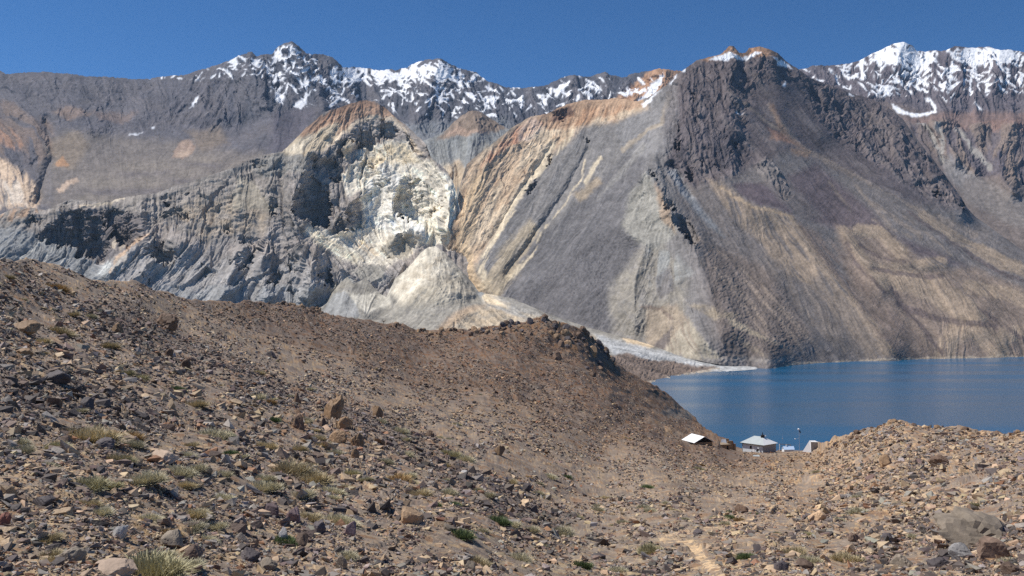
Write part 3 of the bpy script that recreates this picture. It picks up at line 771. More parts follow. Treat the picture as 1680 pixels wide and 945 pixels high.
# masks
orange = G.poly_mask([(735, 420), (748, 330), (765, 270), (803, 236), (850, 200), (900, 178), (960, 160), (1045, 160), (1060, 175), (1010, 200), (960, 205), (900, 255), (860, 310), (800, 400), (770, 450), (745, 430)], 8)
dark_right = G.poly_mask([(1100, 100), (1200, 70), (1290, 80), (1460, 160), (1600, 355), (1500, 330), (1380, 280), (1290, 250), (1250, 265), (1200, 290), (1130, 310), (1095, 280), (1090, 200)], 10)
crag = np.clip(G.poly_mask([(1085, 150), (1123, 108), (1200, 70), (1300, 95), (1310, 130), (1240, 140), (1225, 200), (1235, 260), (1200, 290), (1130, 310), (1070, 290), (1095, 230)], 9)
               + G.poly_mask([(1310, 110), (1440, 155), (1510, 225), (1600, 350), (1575, 352), (1500, 305), (1440, 270), (1380, 230), (1330, 180)], 9)
               + G.poly_mask([(1060, 270), (1100, 320), (1148, 385), (1145, 410), (1110, 395), (1060, 370), (1030, 340), (1040, 300)], 7)
               + G.poly_mask([(1235, 270), (1260, 258), (1300, 320), (1290, 330)], 5)
               + .5 * orange + .55 * G.poly_mask([(1020, 470), (1060, 400), (1110, 420), (1140, 500), (1120, 560), (1060, 560), (1000, 530)], 14), 0, 1)
bould = G.poly_mask([(850, 490), (960, 400), (1040, 350), (1050, 420), (1000, 470), (1000, 545), (940, 530)], 12) + .8 * G.poly_mask([(1150, 400), (1280, 470), (1330, 560), (1250, 585), (1180, 545)], 14)
lobes = G.poly_mask([(1160, 300), (1300, 345), (1370, 370), (1480, 370), (1700, 450), (1700, 590), (1280, 590), (1230, 470)], 12)
crA, crB = m.crags(1.5, 1.05), m.crags(1.3, -.9, ((30, 4.2), (13, 3.0), (6, 1.7), (3.4, .8)), 30)
side = smooth(1060, 1130, U - (V - 280) * .25)
tiny = facet(U / 4.2, V / 3.2, 77)[0]
h = m.g3 * (1.0 + .5 * lobes) + m.g2 * (.45 + .55 * crag) + m.g1 * (.15 + .5 * crag) + crag * (.85 * crA * side + .8 * crB * (1 - side)) + bould * tiny * 1.1 + .05 * crA
G.C[:] = lin((124, 117, 113))
# left flank: grey slabs and dark scree
left = 1 - side
G.lay(left * .9, (134, 130, 126))
G.lay(left * .35 * smooth(-.2, 1, m.g3), (118, 115, 114))
G.poly([(790, 480), (870, 400), (950, 330), (1010, 270), (1060, 200), (1070, 250), (1040, 330), (1040, 420), (990, 480), (1000, 545), (900, 520), (830, 490)], (110, 107, 107), 12, .85)
G.poly([(850, 490), (960, 400), (1040, 350), (1050, 420), (1000, 470), (1000, 545), (940, 530)], (100, 97, 97), 12, .8)
G.poly([(1010, 215), (1055, 170), (1100, 130), (1110, 190), (1100, 240), (1060, 260), (1020, 250)], (136, 133, 131), 7, .8)
G.line([(1055, 240), (1020, 280), (960, 340), (900, 400)], 9, (146, 142, 136), .6, m.g2, 0)
G.line([(1095, 150), (1085, 200), (1050, 220), (1020, 245)], 5, (166, 152, 132), .7)
# orange oxidised rock along the crest
G.lay(orange * .95, (204, 178, 148))
G.lay(orange * .55 * smooth(-.1, .7, m.g2), (216, 198, 170))
G.lay(orange * .6 * smooth(.1, .5, t3), (178, 144, 114))
G.poly([(800, 250), (850, 205), (880, 190), (895, 205), (860, 225), (820, 250), (790, 275)], (196, 146, 118), 6, .85, t3, -.2)
G.poly([(855, 205), (880, 190), (890, 210), (870, 232), (850, 228)], (214, 196, 178), 5, .8, t3, -.1)
G.poly([(880, 185), (960, 160), (1045, 155), (1060, 172), (1000, 190), (940, 205), (900, 215)], (184, 152, 124), 5, .9)
G.poly([(905, 195), (960, 175), (1030, 175), (1020, 190), (960, 205), (920, 215)], (164, 126, 96), 5, .7, m.g1, .1)
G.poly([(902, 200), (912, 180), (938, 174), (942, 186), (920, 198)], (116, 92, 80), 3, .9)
G.poly([(740, 430), (760, 330), (775, 290), (800, 280), (790, 340), (770, 400), (780, 440), (800, 480), (780, 480)], (214, 188, 152), 6, .7)
for p, w in [([(905, 240), (860, 310), (820, 370), (790, 420)], 7), ([(963, 240), (955, 290), (930, 330), (893, 373), (870, 420)], 2.4), ([(940, 215), (905, 260), (880, 290)], 5), ([(845, 350), (815, 390), (790, 440)], 4), ([(870, 420), (830, 460), (815, 480)], 6), ([(985, 260), (960, 300)], 5), ([(790, 440), (800, 465)], 9)]:
    G.line(p, w, (212, 196, 168), .85, m.g1, -.5)
G.poly([(780, 470), (830, 400), (870, 360), (890, 380), (850, 450), (815, 490)], (176, 160, 134), 9, .75, m.g2, -.1)
G.poly([(940, 320), (980, 290), (990, 300), (950, 330)], (176, 156, 128), 5, .6)
# pale slab face and spur
G.poly([(1020, 370), (1035, 310), (1062, 285), (1095, 340), (1110, 380), (1080, 420), (1050, 400)], (152, 148, 138), 7, .9)
G.poly([(1075, 300), (1100, 345), (1108, 385), (1085, 360)], (160, 138, 116), 5, .8)
G.poly([(1000, 470), (1050, 410), (1090, 405), (1130, 450), (1125, 500), (1110, 560), (1050, 560), (1005, 545), (1000, 500)], (146, 139, 127), 10, .9, t3, -.3)
G.poly([(1060, 410), (1110, 415), (1140, 450), (1100, 470), (1060, 470)], (148, 148, 144), 8, .8, m.g2, -.2)
G.poly([(1075, 455), (1100, 440), (1105, 475), (1080, 490)], (116, 112, 112), 6, .7)
G.poly([(1060, 505), (1110, 500), (1140, 540), (1150, 590), (1060, 570)], (160, 142, 120), 7, .6)
G.poly([(1130, 520), (1145, 545), (1185, 590), (1120, 590), (1085, 580)], (162, 153, 136), 5, .9, m.g1, -.4)
G.poly([(1066, 572), (1105, 535), (1098, 560), (1085, 582)], (110, 102, 98), 4, .9)
G.line([(1052, 503), (1085, 505), (1105, 525)], 3, (116, 102, 92), .7)
# dark purple brown crags
G.lay(dark_right * .95, (104, 95, 95))
G.lay(dark_right * .5 * smooth(0, .5, t1), (114, 106, 106))
G.lay(dark_right * .35 * smooth(.2, 1.2, m.g2), (132, 122, 116))
G.poly([(1085, 150), (1112, 115), (1115, 200), (1100, 250), (1070, 275), (1090, 200)], (126, 122, 120), 6, .6)
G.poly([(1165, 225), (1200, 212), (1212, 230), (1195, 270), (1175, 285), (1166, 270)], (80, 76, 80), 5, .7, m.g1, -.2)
G.poly([(1150, 98), (1190, 72), (1215, 85), (1230, 74), (1262, 76), (1280, 88), (1250, 96), (1200, 96), (1170, 100)], (168, 132, 104), 3, .95, t3, -.35)
# right flank
G.poly([(1095, 280), (1130, 310), (1200, 290), (1230, 340), (1290, 360), (1360, 470), (1440, 590), (1180, 590), (1150, 420)], (116, 109, 105), 10, .85)
G.poly([(1090, 275), (1110, 280), (1150, 340), (1190, 390), (1160, 370), (1120, 320)], (136, 138, 140), 6, .8)
G.poly([(1150, 395), (1260, 440), (1330, 545), (1290, 585), (1190, 585), (1165, 470)], (117, 105, 97), 12, .7)
G.poly([(1160, 290), (1185, 298), (1215, 325), (1240, 338), (1297, 353), (1345, 420), (1400, 485), (1440, 535), (1470, 585), (1430, 588), (1380, 530), (1330, 470), (1290, 450), (1250, 400), (1215, 370), (1190, 340)], (148, 132, 115), 7, .9, m.g1, -.9)
G.poly([(1250, 400), (1290, 450), (1330, 470), (1380, 530), (1425, 588), (1380, 580), (1310, 510), (1260, 450)], (128, 117, 107), 8, .7, m.g1, -.3)
G.line([(1183, 305), (1205, 324), (1237, 340), (1297, 355)], 3, (168, 148, 124), .9)
G.line([(1297, 355), (1322, 385), (1350, 428), (1376, 458), (1403, 490), (1440, 535), (1466, 580)], 4, (170, 150, 126), .8)
G.poly([(1330, 450), (1362, 462), (1395, 500), (1432, 550), (1450, 586), (1410, 588), (1370, 540), (1335, 490)], (112, 104, 98), 5, .75, m.g1, -.5)
G.poly([(1200, 300), (1250, 300), (1290, 330), (1300, 352), (1240, 335), (1212, 318)], (97, 86, 90), 6, .9)
G.poly([(1290, 290), (1340, 270), (1420, 340), (1500, 420), (1590, 440), (1500, 400), (1420, 370), (1370, 375), (1330, 360)], (104, 92, 94), 10, .85)
G.poly([(1250, 300), (1290, 290), (1350, 355), (1320, 360), (1280, 335)], (114, 106, 103), 8, .8)
G.poly([(1370, 368), (1440, 372), (1480, 400), (1530, 440), (1600, 440), (1700, 480), (1700, 588), (1480, 588), (1400, 480)], (138, 122, 109), 9, .9)
G.poly([(1300, 355), (1370, 400), (1430, 480), (1530, 570), (1530, 588), (1470, 588), (1400, 490), (1340, 420)], (126, 111, 101), 8, .85, m.g1, -.5)
for p, w in [([(1386, 376), (1400, 410), (1430, 440), (1450, 470)], 11), ([(1408, 375), (1445, 382), (1480, 415)], 12), ([(1447, 452), (1490, 462), (1540, 480), (1600, 520)], 24), ([(1470, 428), (1510, 436), (1545, 432)], 11), ([(1548, 583), (1562, 548), (1595, 535), (1625, 560), (1640, 578)], 20), ([(1640, 580), (1650, 548), (1690, 545)], 15), ([(1515, 352), (1560, 385), (1620, 420), (1690, 450)], 11), ([(1600, 405), (1660, 430), (1700, 455)], 9), ([(1590, 470), (1650, 480), (1700, 500)], 14)]:
    G.lay(G.line_mask(p, w, True, .35) * .8 * smooth(-1.8, -.6, m.g1), (160, 142, 122))  # tan rock of the lobes, their lit tops painted lighter
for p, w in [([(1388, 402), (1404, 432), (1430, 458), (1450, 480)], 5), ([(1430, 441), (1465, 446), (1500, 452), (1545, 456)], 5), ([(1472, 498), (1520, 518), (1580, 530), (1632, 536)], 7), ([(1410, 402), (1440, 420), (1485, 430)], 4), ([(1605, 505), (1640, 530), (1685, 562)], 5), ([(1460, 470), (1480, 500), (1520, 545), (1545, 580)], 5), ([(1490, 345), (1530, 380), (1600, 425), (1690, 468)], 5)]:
    G.line(p, w, (98, 87, 85), .8, m.g1, -1.0)  # shade of the lobe undersides, painted as dark lines between them
for p, w in [([(1143, 387), (1200, 430), (1270, 487), (1320, 545), (1356, 585)], 3), ([(1190, 455), (1230, 500), (1260, 540)], 4), ([(1220, 460), (1270, 510), (1320, 580)], 4), ([(1250, 470), (1310, 540), (1350, 588)], 3), ([(1170, 440), (1210, 490), (1250, 545), (1300, 580)], 2.5), ([(1200, 150), (1228, 175), (1263, 207)], 3.2), ([(1262, 172), (1272, 195), (1300, 228)], 5), ([(1263, 207), (1310, 240), (1353, 262), (1453, 320), (1600, 385)], 8), ([(1400, 300), (1430, 340), (1460, 370)], 4), ([(1360, 300), (1385, 330), (1395, 345)], 3), ([(1420, 325), (1480, 370), (1510, 390)], 5), ([(1480, 350), (1530, 395), (1560, 420)], 4), ([(1430, 360), (1470, 380), (1495, 392)], 3)]:
    G.line(p, w, (142, 128, 115), .65, m.g1, -.8)
G.poly([(1262, 172), (1268, 170), (1282, 205), (1300, 228), (1330, 250), (1300, 240), (1265, 215), (1262, 230), (1295, 235), (1280, 225)], (160, 130, 108), 4, .6)
G.poly([(1255, 210), (1290, 225), (1300, 238), (1270, 232)], (158, 122, 104), 5, .7)
G.poly([(1295, 245), (1330, 250), (1325, 260), (1300, 255)], (158, 130, 106), 4, .6)
G.poly([(1130, 500), (1165, 500), (1195, 515), (1215, 520), (1170, 525)], (160, 146, 124), 5, .7, t3, -.2)
G.poly([(1190, 522), (1225, 535), (1275, 565), (1240, 552), (1200, 538)], (172, 158, 136), 4, .85, t3, -.3)
G.poly([(1195, 548), (1230, 560), (1265, 590), (1220, 570)], (150, 138, 120), 4, .6, t3, -.1)
G.line([(1180, 588), (1250, 592), (1300, 588)], 5, (158, 150, 140), .7, t3, 0)
G.line([(1270, 603), (1300, 598), (1400, 592), (1500, 588), (1600, 586), (1690, 584)], 2.6, (182, 166, 144), .8)
sn = np.zeros(U.shape, np.float32)
for p in [[(1163, 97), (1180, 91), (1196, 84), (1206, 93), (1222, 93), (1240, 88), (1250, 90), (1225, 98), (1205, 97), (1185, 99)], [(1265, 94), (1280, 98), (1300, 112), (1285, 108)], [(1120, 116), (1126, 110), (1124, 118)], [(1285, 140), (1292, 130), (1288, 142)], [(1209, 180), (1220, 186), (1213, 184)], [(1050, 172), (1066, 160), (1085, 146), (1072, 158), (1056, 176)], [(1098, 138), (1110, 125), (1106, 138)], [(1393, 152), (1400, 158), (1394, 156)]]:
    sn = np.maximum(sn, G.poly_mask(p, 1.3))
G.lay(sn, (246, 248, 252))
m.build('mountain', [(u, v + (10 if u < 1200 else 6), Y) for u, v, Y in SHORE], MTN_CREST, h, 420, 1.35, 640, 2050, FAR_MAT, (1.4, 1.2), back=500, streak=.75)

# ---- debris fan of the landslide reaching the lake
FAN_CREST = [(500, 508, 2540), (528, 503, 2540), (545, 480, 2580), (560, 462, 2610), (570, 454, 2630), (580, 466, 2600), (592, 460, 2620), (600, 455, 2630), (612, 470, 2590), (624, 482, 2560), (634, 487, 2550), (640, 474, 2580), (648, 456, 2620), (662, 446, 2645), (676, 432, 2680), (690, 414, 2715), (702, 405, 2735), (714, 404, 2740), (728, 413, 2715), (743, 428, 2680), (760, 446, 2630), (775, 464, 2580), (785, 479, 2530), (793, 481, 2490), (843, 490, 2430), (893, 512, 2300), (960, 536, 2120), (1020, 552, 2020), (1068, 566, 1950), (1130, 580, 1880), (1190, 591, 1840), (1225, 598.5, 1780), (1250, 602.5, 1745), (1275, 604.5, 1710)]
FAN_BASE = [(500, 620, 1500), (700, 640, 1250), (900, 640, 1200), (1000, 632, 1300), (1055, 631, 1300), (1085, 628, 1360), (1120, 621, 1450), (1160, 614, 1560), (1180, 611, 1610), (1240, 606.0, 1690), (1262, 605.2, 1702), (1275, 607, 1665)]
m = Massif(490, 1290, 370, 660, [FAN_BASE, [(500, 545, 1950), (600, 548, 1900), (700, 555, 1750), (850, 552, 1750), (930, 560, 1700), (1000, 588, 1520), (1100, 603, 1640), (1200, 602, 1735), (1250, 604.2, 1720), (1275, 606.5, 1685)], FAN_CREST], seed=6, warp=2.2)
for pts, w, a in [([(560, 497), (575, 470), (590, 510)], 20, 40), ([(720, 545), (760, 515), (830, 505), (900, 520)], 40, 80), ([(700, 470), (740, 480), (785, 485)], 26, 60), ([(590, 530), (680, 515), (780, 492)], 20, -40)]:
    m.ridge(pts, w, a)
m.flow([(700, 420, 0, 1), (660, 470, -.5, 1), (740, 450, .4, 1), (590, 500, -.2, 1), (620, 530, -1, .35), (720, 500, -.7, .5), (780, 530, .9, .4), (850, 540, 1, .5), (950, 560, 1, .35), (1050, 590, 1, .25), (1150, 600, 1, .15), (700, 540, -.6, .4)])
G, U, V = m.G, m.U, m.V
t3 = fbm(U / 16, V / 9, 4, 44)
G.C[:] = lin((146, 141, 131))
G.lay(.7 * smooth(-.1, .4, t3), (128, 124, 118))
G.lay(.5 * smooth(.1, .5, fbm(U / 8, V / 5, 3, 46)), (166, 158, 142))
G.poly([(640, 480), (670, 430), (704, 385), (720, 400), (760, 455), (720, 450), (690, 470), (660, 500)], (218, 208, 188), 9, .9)
G.poly([(650, 480), (680, 440), (720, 415), (750, 445), (775, 480), (740, 495)], (176, 164, 144), 9, .8, fbm(U / 20, V / 14, 4, 50), .05, .2)
G.poly([(690, 470), (740, 440), (770, 470), (780, 490), (720, 500), (650, 500)], (184, 174, 155), 14, .85, m.g1, -.8)
G.poly([(530, 510), (548, 482), (565, 478), (585, 495), (590, 520), (540, 525)], (146, 145, 142), 3, .95)
G.poly([(566, 478), (585, 486), (620, 478), (640, 455), (640, 500), (600, 515), (585, 500)], (192, 186, 172), 3, .9)
G.poly([(715, 548), (740, 525), (770, 508), (820, 502), (880, 515), (905, 530), (830, 545), (760, 560)], (196, 177, 150), 6, .9, t3, -.3)
G.poly([(715, 545), (735, 520), (760, 505), (800, 500), (770, 515), (745, 535)], (186, 160, 132), 6, .6)
G.poly([(780, 480), (795, 475), (840, 500), (900, 525), (850, 520), (800, 500)], (148, 150, 150), 5, .7)
G.poly([(790, 488), (802, 470), (812, 482), (822, 494), (838, 498), (836, 508), (815, 502), (795, 497)], (226, 206, 174), 3, 1)
G.poly([(800, 484), (850, 494), (900, 516), (960, 540), (1010, 553), (1010, 585), (960, 565), (900, 545), (850, 520)], (160, 155, 146), 5, .8)
G.poly([(850, 512), (900, 522), (960, 545), (1000, 556), (1000, 566), (950, 556), (890, 535)], (192, 178, 156), 4, .85, t3, -.3)
G.poly([(1020, 555), (1050, 552), (1072, 568), (1060, 575), (1030, 566)], (212, 190, 158), 3, .95)
G.poly([(975, 548), (1060, 570), (1140, 584), (1200, 591), (1285, 602), (1285, 615), (1180, 612), (1100, 598), (1010, 588)], (176, 176, 174), 4, 1)
G.poly([(1000, 585), (1030, 582), (1060, 592), (1100, 592), (1130, 598), (1176, 602), (1172, 606), (1120, 616), (1085, 624), (1000, 640)], (118, 104, 94), 3, 1)
G.line([(1048, 628), (1080, 623), (1118, 615), (1150, 608), (1180, 605)], 2.4, (176, 164, 148), .85)
mor = G.poly_mask([(1000, 585), (1100, 592), (1176, 602), (1120, 616), (1000, 640)], 4)
bl = facet(U / 4.5, V / 2.6, 71)[0] + .6 * facet(U / 9, V / 5, 72)[0]
cream = G.poly_mask([(715, 545), (770, 505), (880, 512), (1000, 562), (830, 550)], 5)
h = m.g3 * 1.1 + m.g2 * .8 + m.g1 * .35 + bl * (.4 + 1.1 * mor + .35 * cream)
cone = G.poly_mask([(640, 500), (680, 420), (706, 385), (740, 415), (785, 480), (770, 500)], 8)
h = (h * (1 - .75 * cone) + cone * (3.2 * fbm(U / 26, V / 20, 4, 48) + 1.2 * facet(U / 8, V / 6, 49)[0])) * (1 - .85 * smooth(1120, 1200, U) * (1 - mor))
m.build('debris_fan', FAN_BASE, FAN_CREST, h, 190, 1.35, 505, 1268, FAR_MAT, (.8, .6), back=60)

# ------------------------------------------------------------------ the lake
wm, t, b = new_mat('lake_water', 0.14, 0.5)
b.inputs['IOR'].default_value = 1.33
b.inputs['Specular IOR Level'].default_value = .36
tc = node(t, 'ShaderNodeTexCoord')
mp = node(t, 'ShaderNodeMapping')
mp.inputs['Scale'].default_value = (1 / 900.0, 1 / 110.0, 1)
t.links.new(tc.outputs['Object'], mp.inputs[0])
nz = node(t, 'ShaderNodeTexNoise')
nz.inputs['Scale'].default_value = 1.0
nz.inputs['Detail'].default_value = 3
t.links.new(mp.outputs[0], nz.inputs['Vector'])
mr = node(t, 'ShaderNodeMapRange')
mr.inputs['From Min'].default_value = .35
mr.inputs['From Max'].default_value = .68
mr.inputs['To Min'].default_value = .10
mr.inputs['To Max'].default_value = .28
t.links.new(nz.outputs['Fac'], mr.inputs['Value'])
t.links.new(mr.outputs[0], b.inputs['Roughness'])
b.inputs['Base Color'].default_value = (.004, .096, .215, 1)
rp = node(t, 'ShaderNodeTexNoise')
rp.inputs['Scale'].default_value = .35
rp.inputs['Detail'].default_value = 4
t.links.new(tc.outputs['Object'], rp.inputs['Vector'])
bp = node(t, 'ShaderNodeBump')
bp.inputs['Strength'].default_value = 1.0
bp.inputs['Distance'].default_value = .25
t.links.new(rp.outputs['Fac'], bp.inputs['Height'])
t.links.new(bp.outputs[0], b.inputs['Normal'])
xs, ys = np.linspace(-400, 3600, 60), np.linspace(180, 2900, 50)
XX, YY = np.meshgrid(xs, ys)
lake = link('lake', grid_mesh('lake', np.stack([XX, YY, np.full_like(XX, LAKE_Z)], -1), np.full(XX.shape + (3,), .1)), wm)
tag(lake, kind='structure')

# ------------------------------------------------------------------ the near hillside
SKY = [(-500, 330, 40), (-200, 385, 48), (0, 420, 60), (60, 432, 75), (130, 447, 90), (200, 463, 110), (270, 478, 140), (330, 490, 170), (395, 499, 210), (430, 497, 270), (490, 500, 295), (530, 512, 320), (560, 516, 330), (640, 530, 370), (720, 547, 395), (775, 545, 420), (830, 533, 440), (900, 528, 460), (930, 535, 480), (960, 545, 505), (990, 572, 560), (1007, 593, 600), (1027, 607, 640), (1053, 623, 700), (1080, 636, 760), (1097, 650, 800), (1113, 663, 840), (1137, 683, 880), (1160, 703, 640), (1183, 717, 450), (1203, 731, 370), (1222, 737, 335), (1280, 740, 320), (1330, 739, 300), (1348, 734, 215), (1370, 724, 172), (1400, 712, 150), (1430, 700, 138), (1470, 687, 128), (1520, 700, 122), (1560, 702, 118), (1620, 707, 110), (1680, 704, 100), (1900, 690, 90), (2200, 670, 80)]
GROUND = [(0, 945, 7), (400, 945, 9.5), (800, 945, 14), (1100, 945, 19), (1400, 945, 16), (1680, 945, 12.5), (2000, 945, 11), (-300, 945, 6.5), (0, 800, 10), (400, 800, 16), (600, 800, 23), (800, 800, 34), (1100, 800, 66), (1250, 800, 80), (1400, 800, 72), (1680, 800, 38), (2000, 800, 28), (-300, 800, 9), (0, 650, 17), (200, 650, 25), (400, 650, 42), (600, 650, 90), (800, 650, 175), (1000, 650, 300), (0, 550, 28), (150, 550, 45), (300, 550, 85), (500, 550, 200), (700, 580, 310), (900, 590, 370), (0, 470, 45), (200, 500, 75), (1120, 722, 268), (1142, 728, 262), (1168, 731.5, 262), (1130, 742, 212), (1000, 740, 150), (1200, 765, 180), (1300, 770, 150), (1400, 750, 112), (1550, 750, 80), (1680, 750, 62), (800, 720, 85), (1100, 690, 420), (-300, 600, 18), (-300, 450, 36), (0, 1100, 4.5), (800, 1100, 7), (1680, 1100, 6.5), (2100, 1100, 6), (-400, 1100, 4.2)]


class DistanceFit:
    """Thin plate fit of log distance through ground points placed by image pixel."""

    def __init__(self, pts):
        P = np.array(pts, float)
        self.X = P[:, :2] / 200
        n = len(P)
        d = np.linalg.norm(self.X[:, None] - self.X[None], axis=2)
        A = np.zeros((n + 3, n + 3))
        A[:n, :n] = np.where(d > 0, d ** 2 * np.log(d + 1e-9), 0) + 5e-3 * np.eye(n)
        A[:n, n:] = np.c_[np.ones(n), self.X]
        A[n:, :n] = A[:n, n:].T
        self.w = np.linalg.solve(A, np.r_[np.log(P[:, 2]), 0, 0, 0])

    def __call__(self, u, v):
        qx, qy = u / 200, v / 200
        o = self.w[-3] + self.w[-2] * qx + self.w[-1] * qy
        for (a, c), w in zip(self.X, self.w):
            d2 = (qx - a) ** 2 + (qy - c) ** 2
            o = o + w * .5 * d2 * np.log(d2 + 1e-12)
        return np.exp(o)


distance_fit = DistanceFit(SKY + GROUND)
NU = np.arange(-500, 2200, 1.6)
NR, VB = 430, 965.0
vs = crv(SKY, NU, 1) + 1.0 * fbm(NU / 14, NU * 0, 4, 91)
w = np.linspace(0, 1, NR)[:, None]
VV = vs + (VB - vs) * w
VV = np.concatenate([VV, np.linspace(VB, 1100, 14)[1:, None] + 0 * vs])
UU = np.broadcast_to(NU, VV.shape)
Y = distance_fit(UU.astype(np.float32), VV.astype(np.float32))
X3 = (UU - U0) / F * Y
Z3 = (VH - VV) / F * Y
G = Geology(UU.astype(np.float32), VV.astype(np.float32), (176, 151, 120), 50, 9.0)
px = Y / F                                             # metres per image pixel
# ground cover masks
hill = smooth(95, 230, Y) * smooth(1380, 1300, UU)     # the finer, darker hill behind
knoll = smooth(1180, 1330, UU + .25 * (VV - 740)) * smooth(26, 44, Y)
crest = np.clip(G.poly_mask([(760, 560), (790, 540), (830, 525), (900, 520), (950, 535), (990, 570), (1003, 600), (985, 606), (950, 580), (900, 560), (850, 552), (800, 560)], 6)
                + .8 * G.poly_mask([(455, 490), (500, 498), (550, 510), (552, 520), (500, 514), (455, 500)], 3) + .6 * G.poly_mask([(640, 525), (720, 540), (760, 548), (740, 560), (660, 545)], 5), 0, 1)
crag = np.clip(G.poly_mask([(520, 665), (545, 640), (575, 660), (585, 690), (600, 715), (575, 730), (545, 705), (530, 690)], 6) + .7 * G.poly_mask([(470, 680), (495, 675), (505, 705), (480, 710)], 4) + .5 * G.poly_mask([(560, 700), (620, 720), (640, 760), (600, 780), (560, 740)], 10)
               + .8 * G.poly_mask([(1395, 712), (1450, 690), (1500, 690), (1700, 700), (1700, 720), (1500, 708), (1440, 712)], 5) + .5 * G.poly_mask([(1450, 770), (1540, 740), (1640, 770), (1690, 800), (1600, 800), (1520, 770)], 8), 0, 1)
pathm = np.maximum(G.line_mask([(1275, 806), (1281, 820), (1262, 836), (1246, 845), (1225, 855), (1180, 868)], 3.2), G.line_mask([(1090, 878), (1130, 895), (1150, 912), (1180, 935), (1200, 965)], 10, True, .5) * smooth(865, 890, VV))
pathm = np.maximum(pathm, .9 * G.line_mask([(1180, 868), (1130, 872), (1095, 880)], 4))
stony = np.clip(G.poly_mask([(-500, 440), (0, 450), (150, 490), (350, 560), (560, 640), (640, 700), (800, 830), (900, 965), (-500, 965)], 20) + .5, 0, 1) * (1 - .8 * pathm)
H = np.zeros_like(Y)
calm = 1 - .9 * np.clip(G.poly_mask([(1165, 745), (1190, 728), (1345, 730), (1340, 748), (1260, 752), (1200, 752)], 3, False), 0, 1)
for k, lam in enumerate([48, 24, 12, 6, 3, 1.5, .8, .4, .2, .1]):
    wt = smooth(2.0, 4.0, lam / px) * smooth(.45, .22, lam / Y)
    mk = wt > .01
    if not mk.any():
        continue
    x, y = X3[mk] / lam, Y[mk] / lam
    n = perlin(x, y, 200 + k)
    a = .030 * (1 + .35 * knoll[mk])
    hh = a * n
    if lam <= 6:
        f1, _ = facet(x * 1.3, y * 1.3, 300 + k)
        hh = hh + f1 * (.008 + .010 * stony[mk] + .006 * knoll[mk] + .03 * crest[mk] + .03 * crag[mk])
    elif lam <= 24:
        hh = hh - (.08 * crest[mk] + .02 * knoll[mk]) * (np.abs(n) * 2 - .5)
    H[mk] += lam * wt[mk] * hh
hr1, hr2, hr3 = UU * .92 + VV * .39, -UU * .39 + VV * .92, perlin(UU / 30, VV / 12, 88)
H += hill * px * (6.5 * fbm(hr1 / 60, (hr2 + 6 * hr3) / 12, 4, 71) + 3.6 * np.abs(fbm(hr1 / 22, (hr2 + 4 * hr3) / 5, 3, 72)))
H += (1 - hill) * (1 - knoll) * smooth(8, 20, Y) * px * 5.0 * fbm(hr1 / 80, hr2 / 18, 4, 76)
H += knoll * (1 - hill) * px * 2.4 * fbm(UU / 26, VV / 9, 4, 74)
H *= (1 - .85 * pathm) * calm
# local crags push up
H += crag * (px * 3) * (UU < 700) + crest * px * 2
P = np.stack([X3, Y, Z3 + H], -1)
# colours
xw, yw = X3 / np.maximum(Y, 1), np.log(Y)
b1 = fbm(UU / 90, VV / 40, 4, 61)
ra, rb = UU * .92 + VV * .39, -UU * .39 + VV * .92
b1 = fbm(ra / 110, rb / 30, 4, 61)
b2 = fbm(ra / 30, rb / 8, 4, 62)
b3 = fbm(ra / 9, rb / 2.8, 3, 63)
G.lay(.6 * smooth(-.1, .4, b2), (192, 165, 130))
G.lay(.5 * smooth(0, .5, b1), (150, 128, 104))
G.lay(hill * .95, (124, 91, 68))
G.lay(hill * .7 * smooth(-.05, .3, b2 + .6 * b1), (140, 112, 86))
G.lay(hill * .6 * smooth(.0, .35, b1 - .3 * b2), (88, 71, 61))
G.lay(hill * .35 * smooth(.1, .5, b3), (150, 126, 100))
G.lay(knoll * .9, (192, 159, 120))
G.lay(knoll * .6 * smooth(0, .4, b2), (156, 134, 110))
G.lay(knoll * .5 * smooth(.1, .5, b3), (206, 176, 136))
G.poly([(130, 450), (200, 465), (400, 500), (430, 530), (300, 500), (170, 470)], (152, 126, 100), 6, .8)
G.poly([(120, 485), (230, 510), (330, 555), (430, 600), (520, 650), (430, 640), (300, 580), (180, 520)], (132, 107, 88), 10, .75, b2, -.2)
G.poly([(130, 500), (190, 520), (230, 550), (180, 545)], (142, 98, 66), 8, .6, b2, -.1)
G.poly([(330, 575), (410, 600), (400, 630), (350, 605)], (140, 98, 66), 8, .6, b2, -.1)
G.poly([(380, 500), (460, 495), (560, 515), (700, 548), (650, 570), (520, 560), (430, 540)], (124, 99, 82), 8, .6)
G.poly([(0, 455), (100, 480), (160, 520), (90, 520), (-100, 480)], (140, 106, 74), 8, .5)
G.poly([(600, 690), (700, 700), (780, 760), (860, 830), (950, 850), (1100, 830), (1180, 860), (1080, 960), (850, 960), (700, 800)], (162, 146, 118), 18, .6, b2, -.2)
G.poly([(570, 655), (620, 670), (660, 690), (620, 715), (580, 690)], (164, 134, 102), 8, .8)
G.poly([(740, 820), (830, 850), (900, 880), (860, 900), (760, 850)], (138, 98, 70), 9, .7, b3, -.2)
G.poly([(880, 650), (1000, 690), (1130, 735), (1080, 750), (980, 700)], (126, 106, 92), 10, .5)
G.poly([(860, 630), (900, 640), (1010, 700), (1040, 720), (960, 690)], (166, 148, 128), 5, .55, b3, -.1)
G.poly([(1060, 690), (1090, 700), (1128, 722), (1110, 722)], (178, 146, 112), 4, .8)
G.poly([(1080, 672), (1125, 672), (1140, 684), (1120, 694)], (150, 140, 128), 4, .8)
G.poly([(1120, 745), (1180, 735), (1260, 755), (1240, 765), (1150, 765)], (130, 109, 94), 7, .7)
G.poly([(1195, 736), (1345, 738), (1340, 748), (1240, 748)], (178, 152, 124), 4, .8)
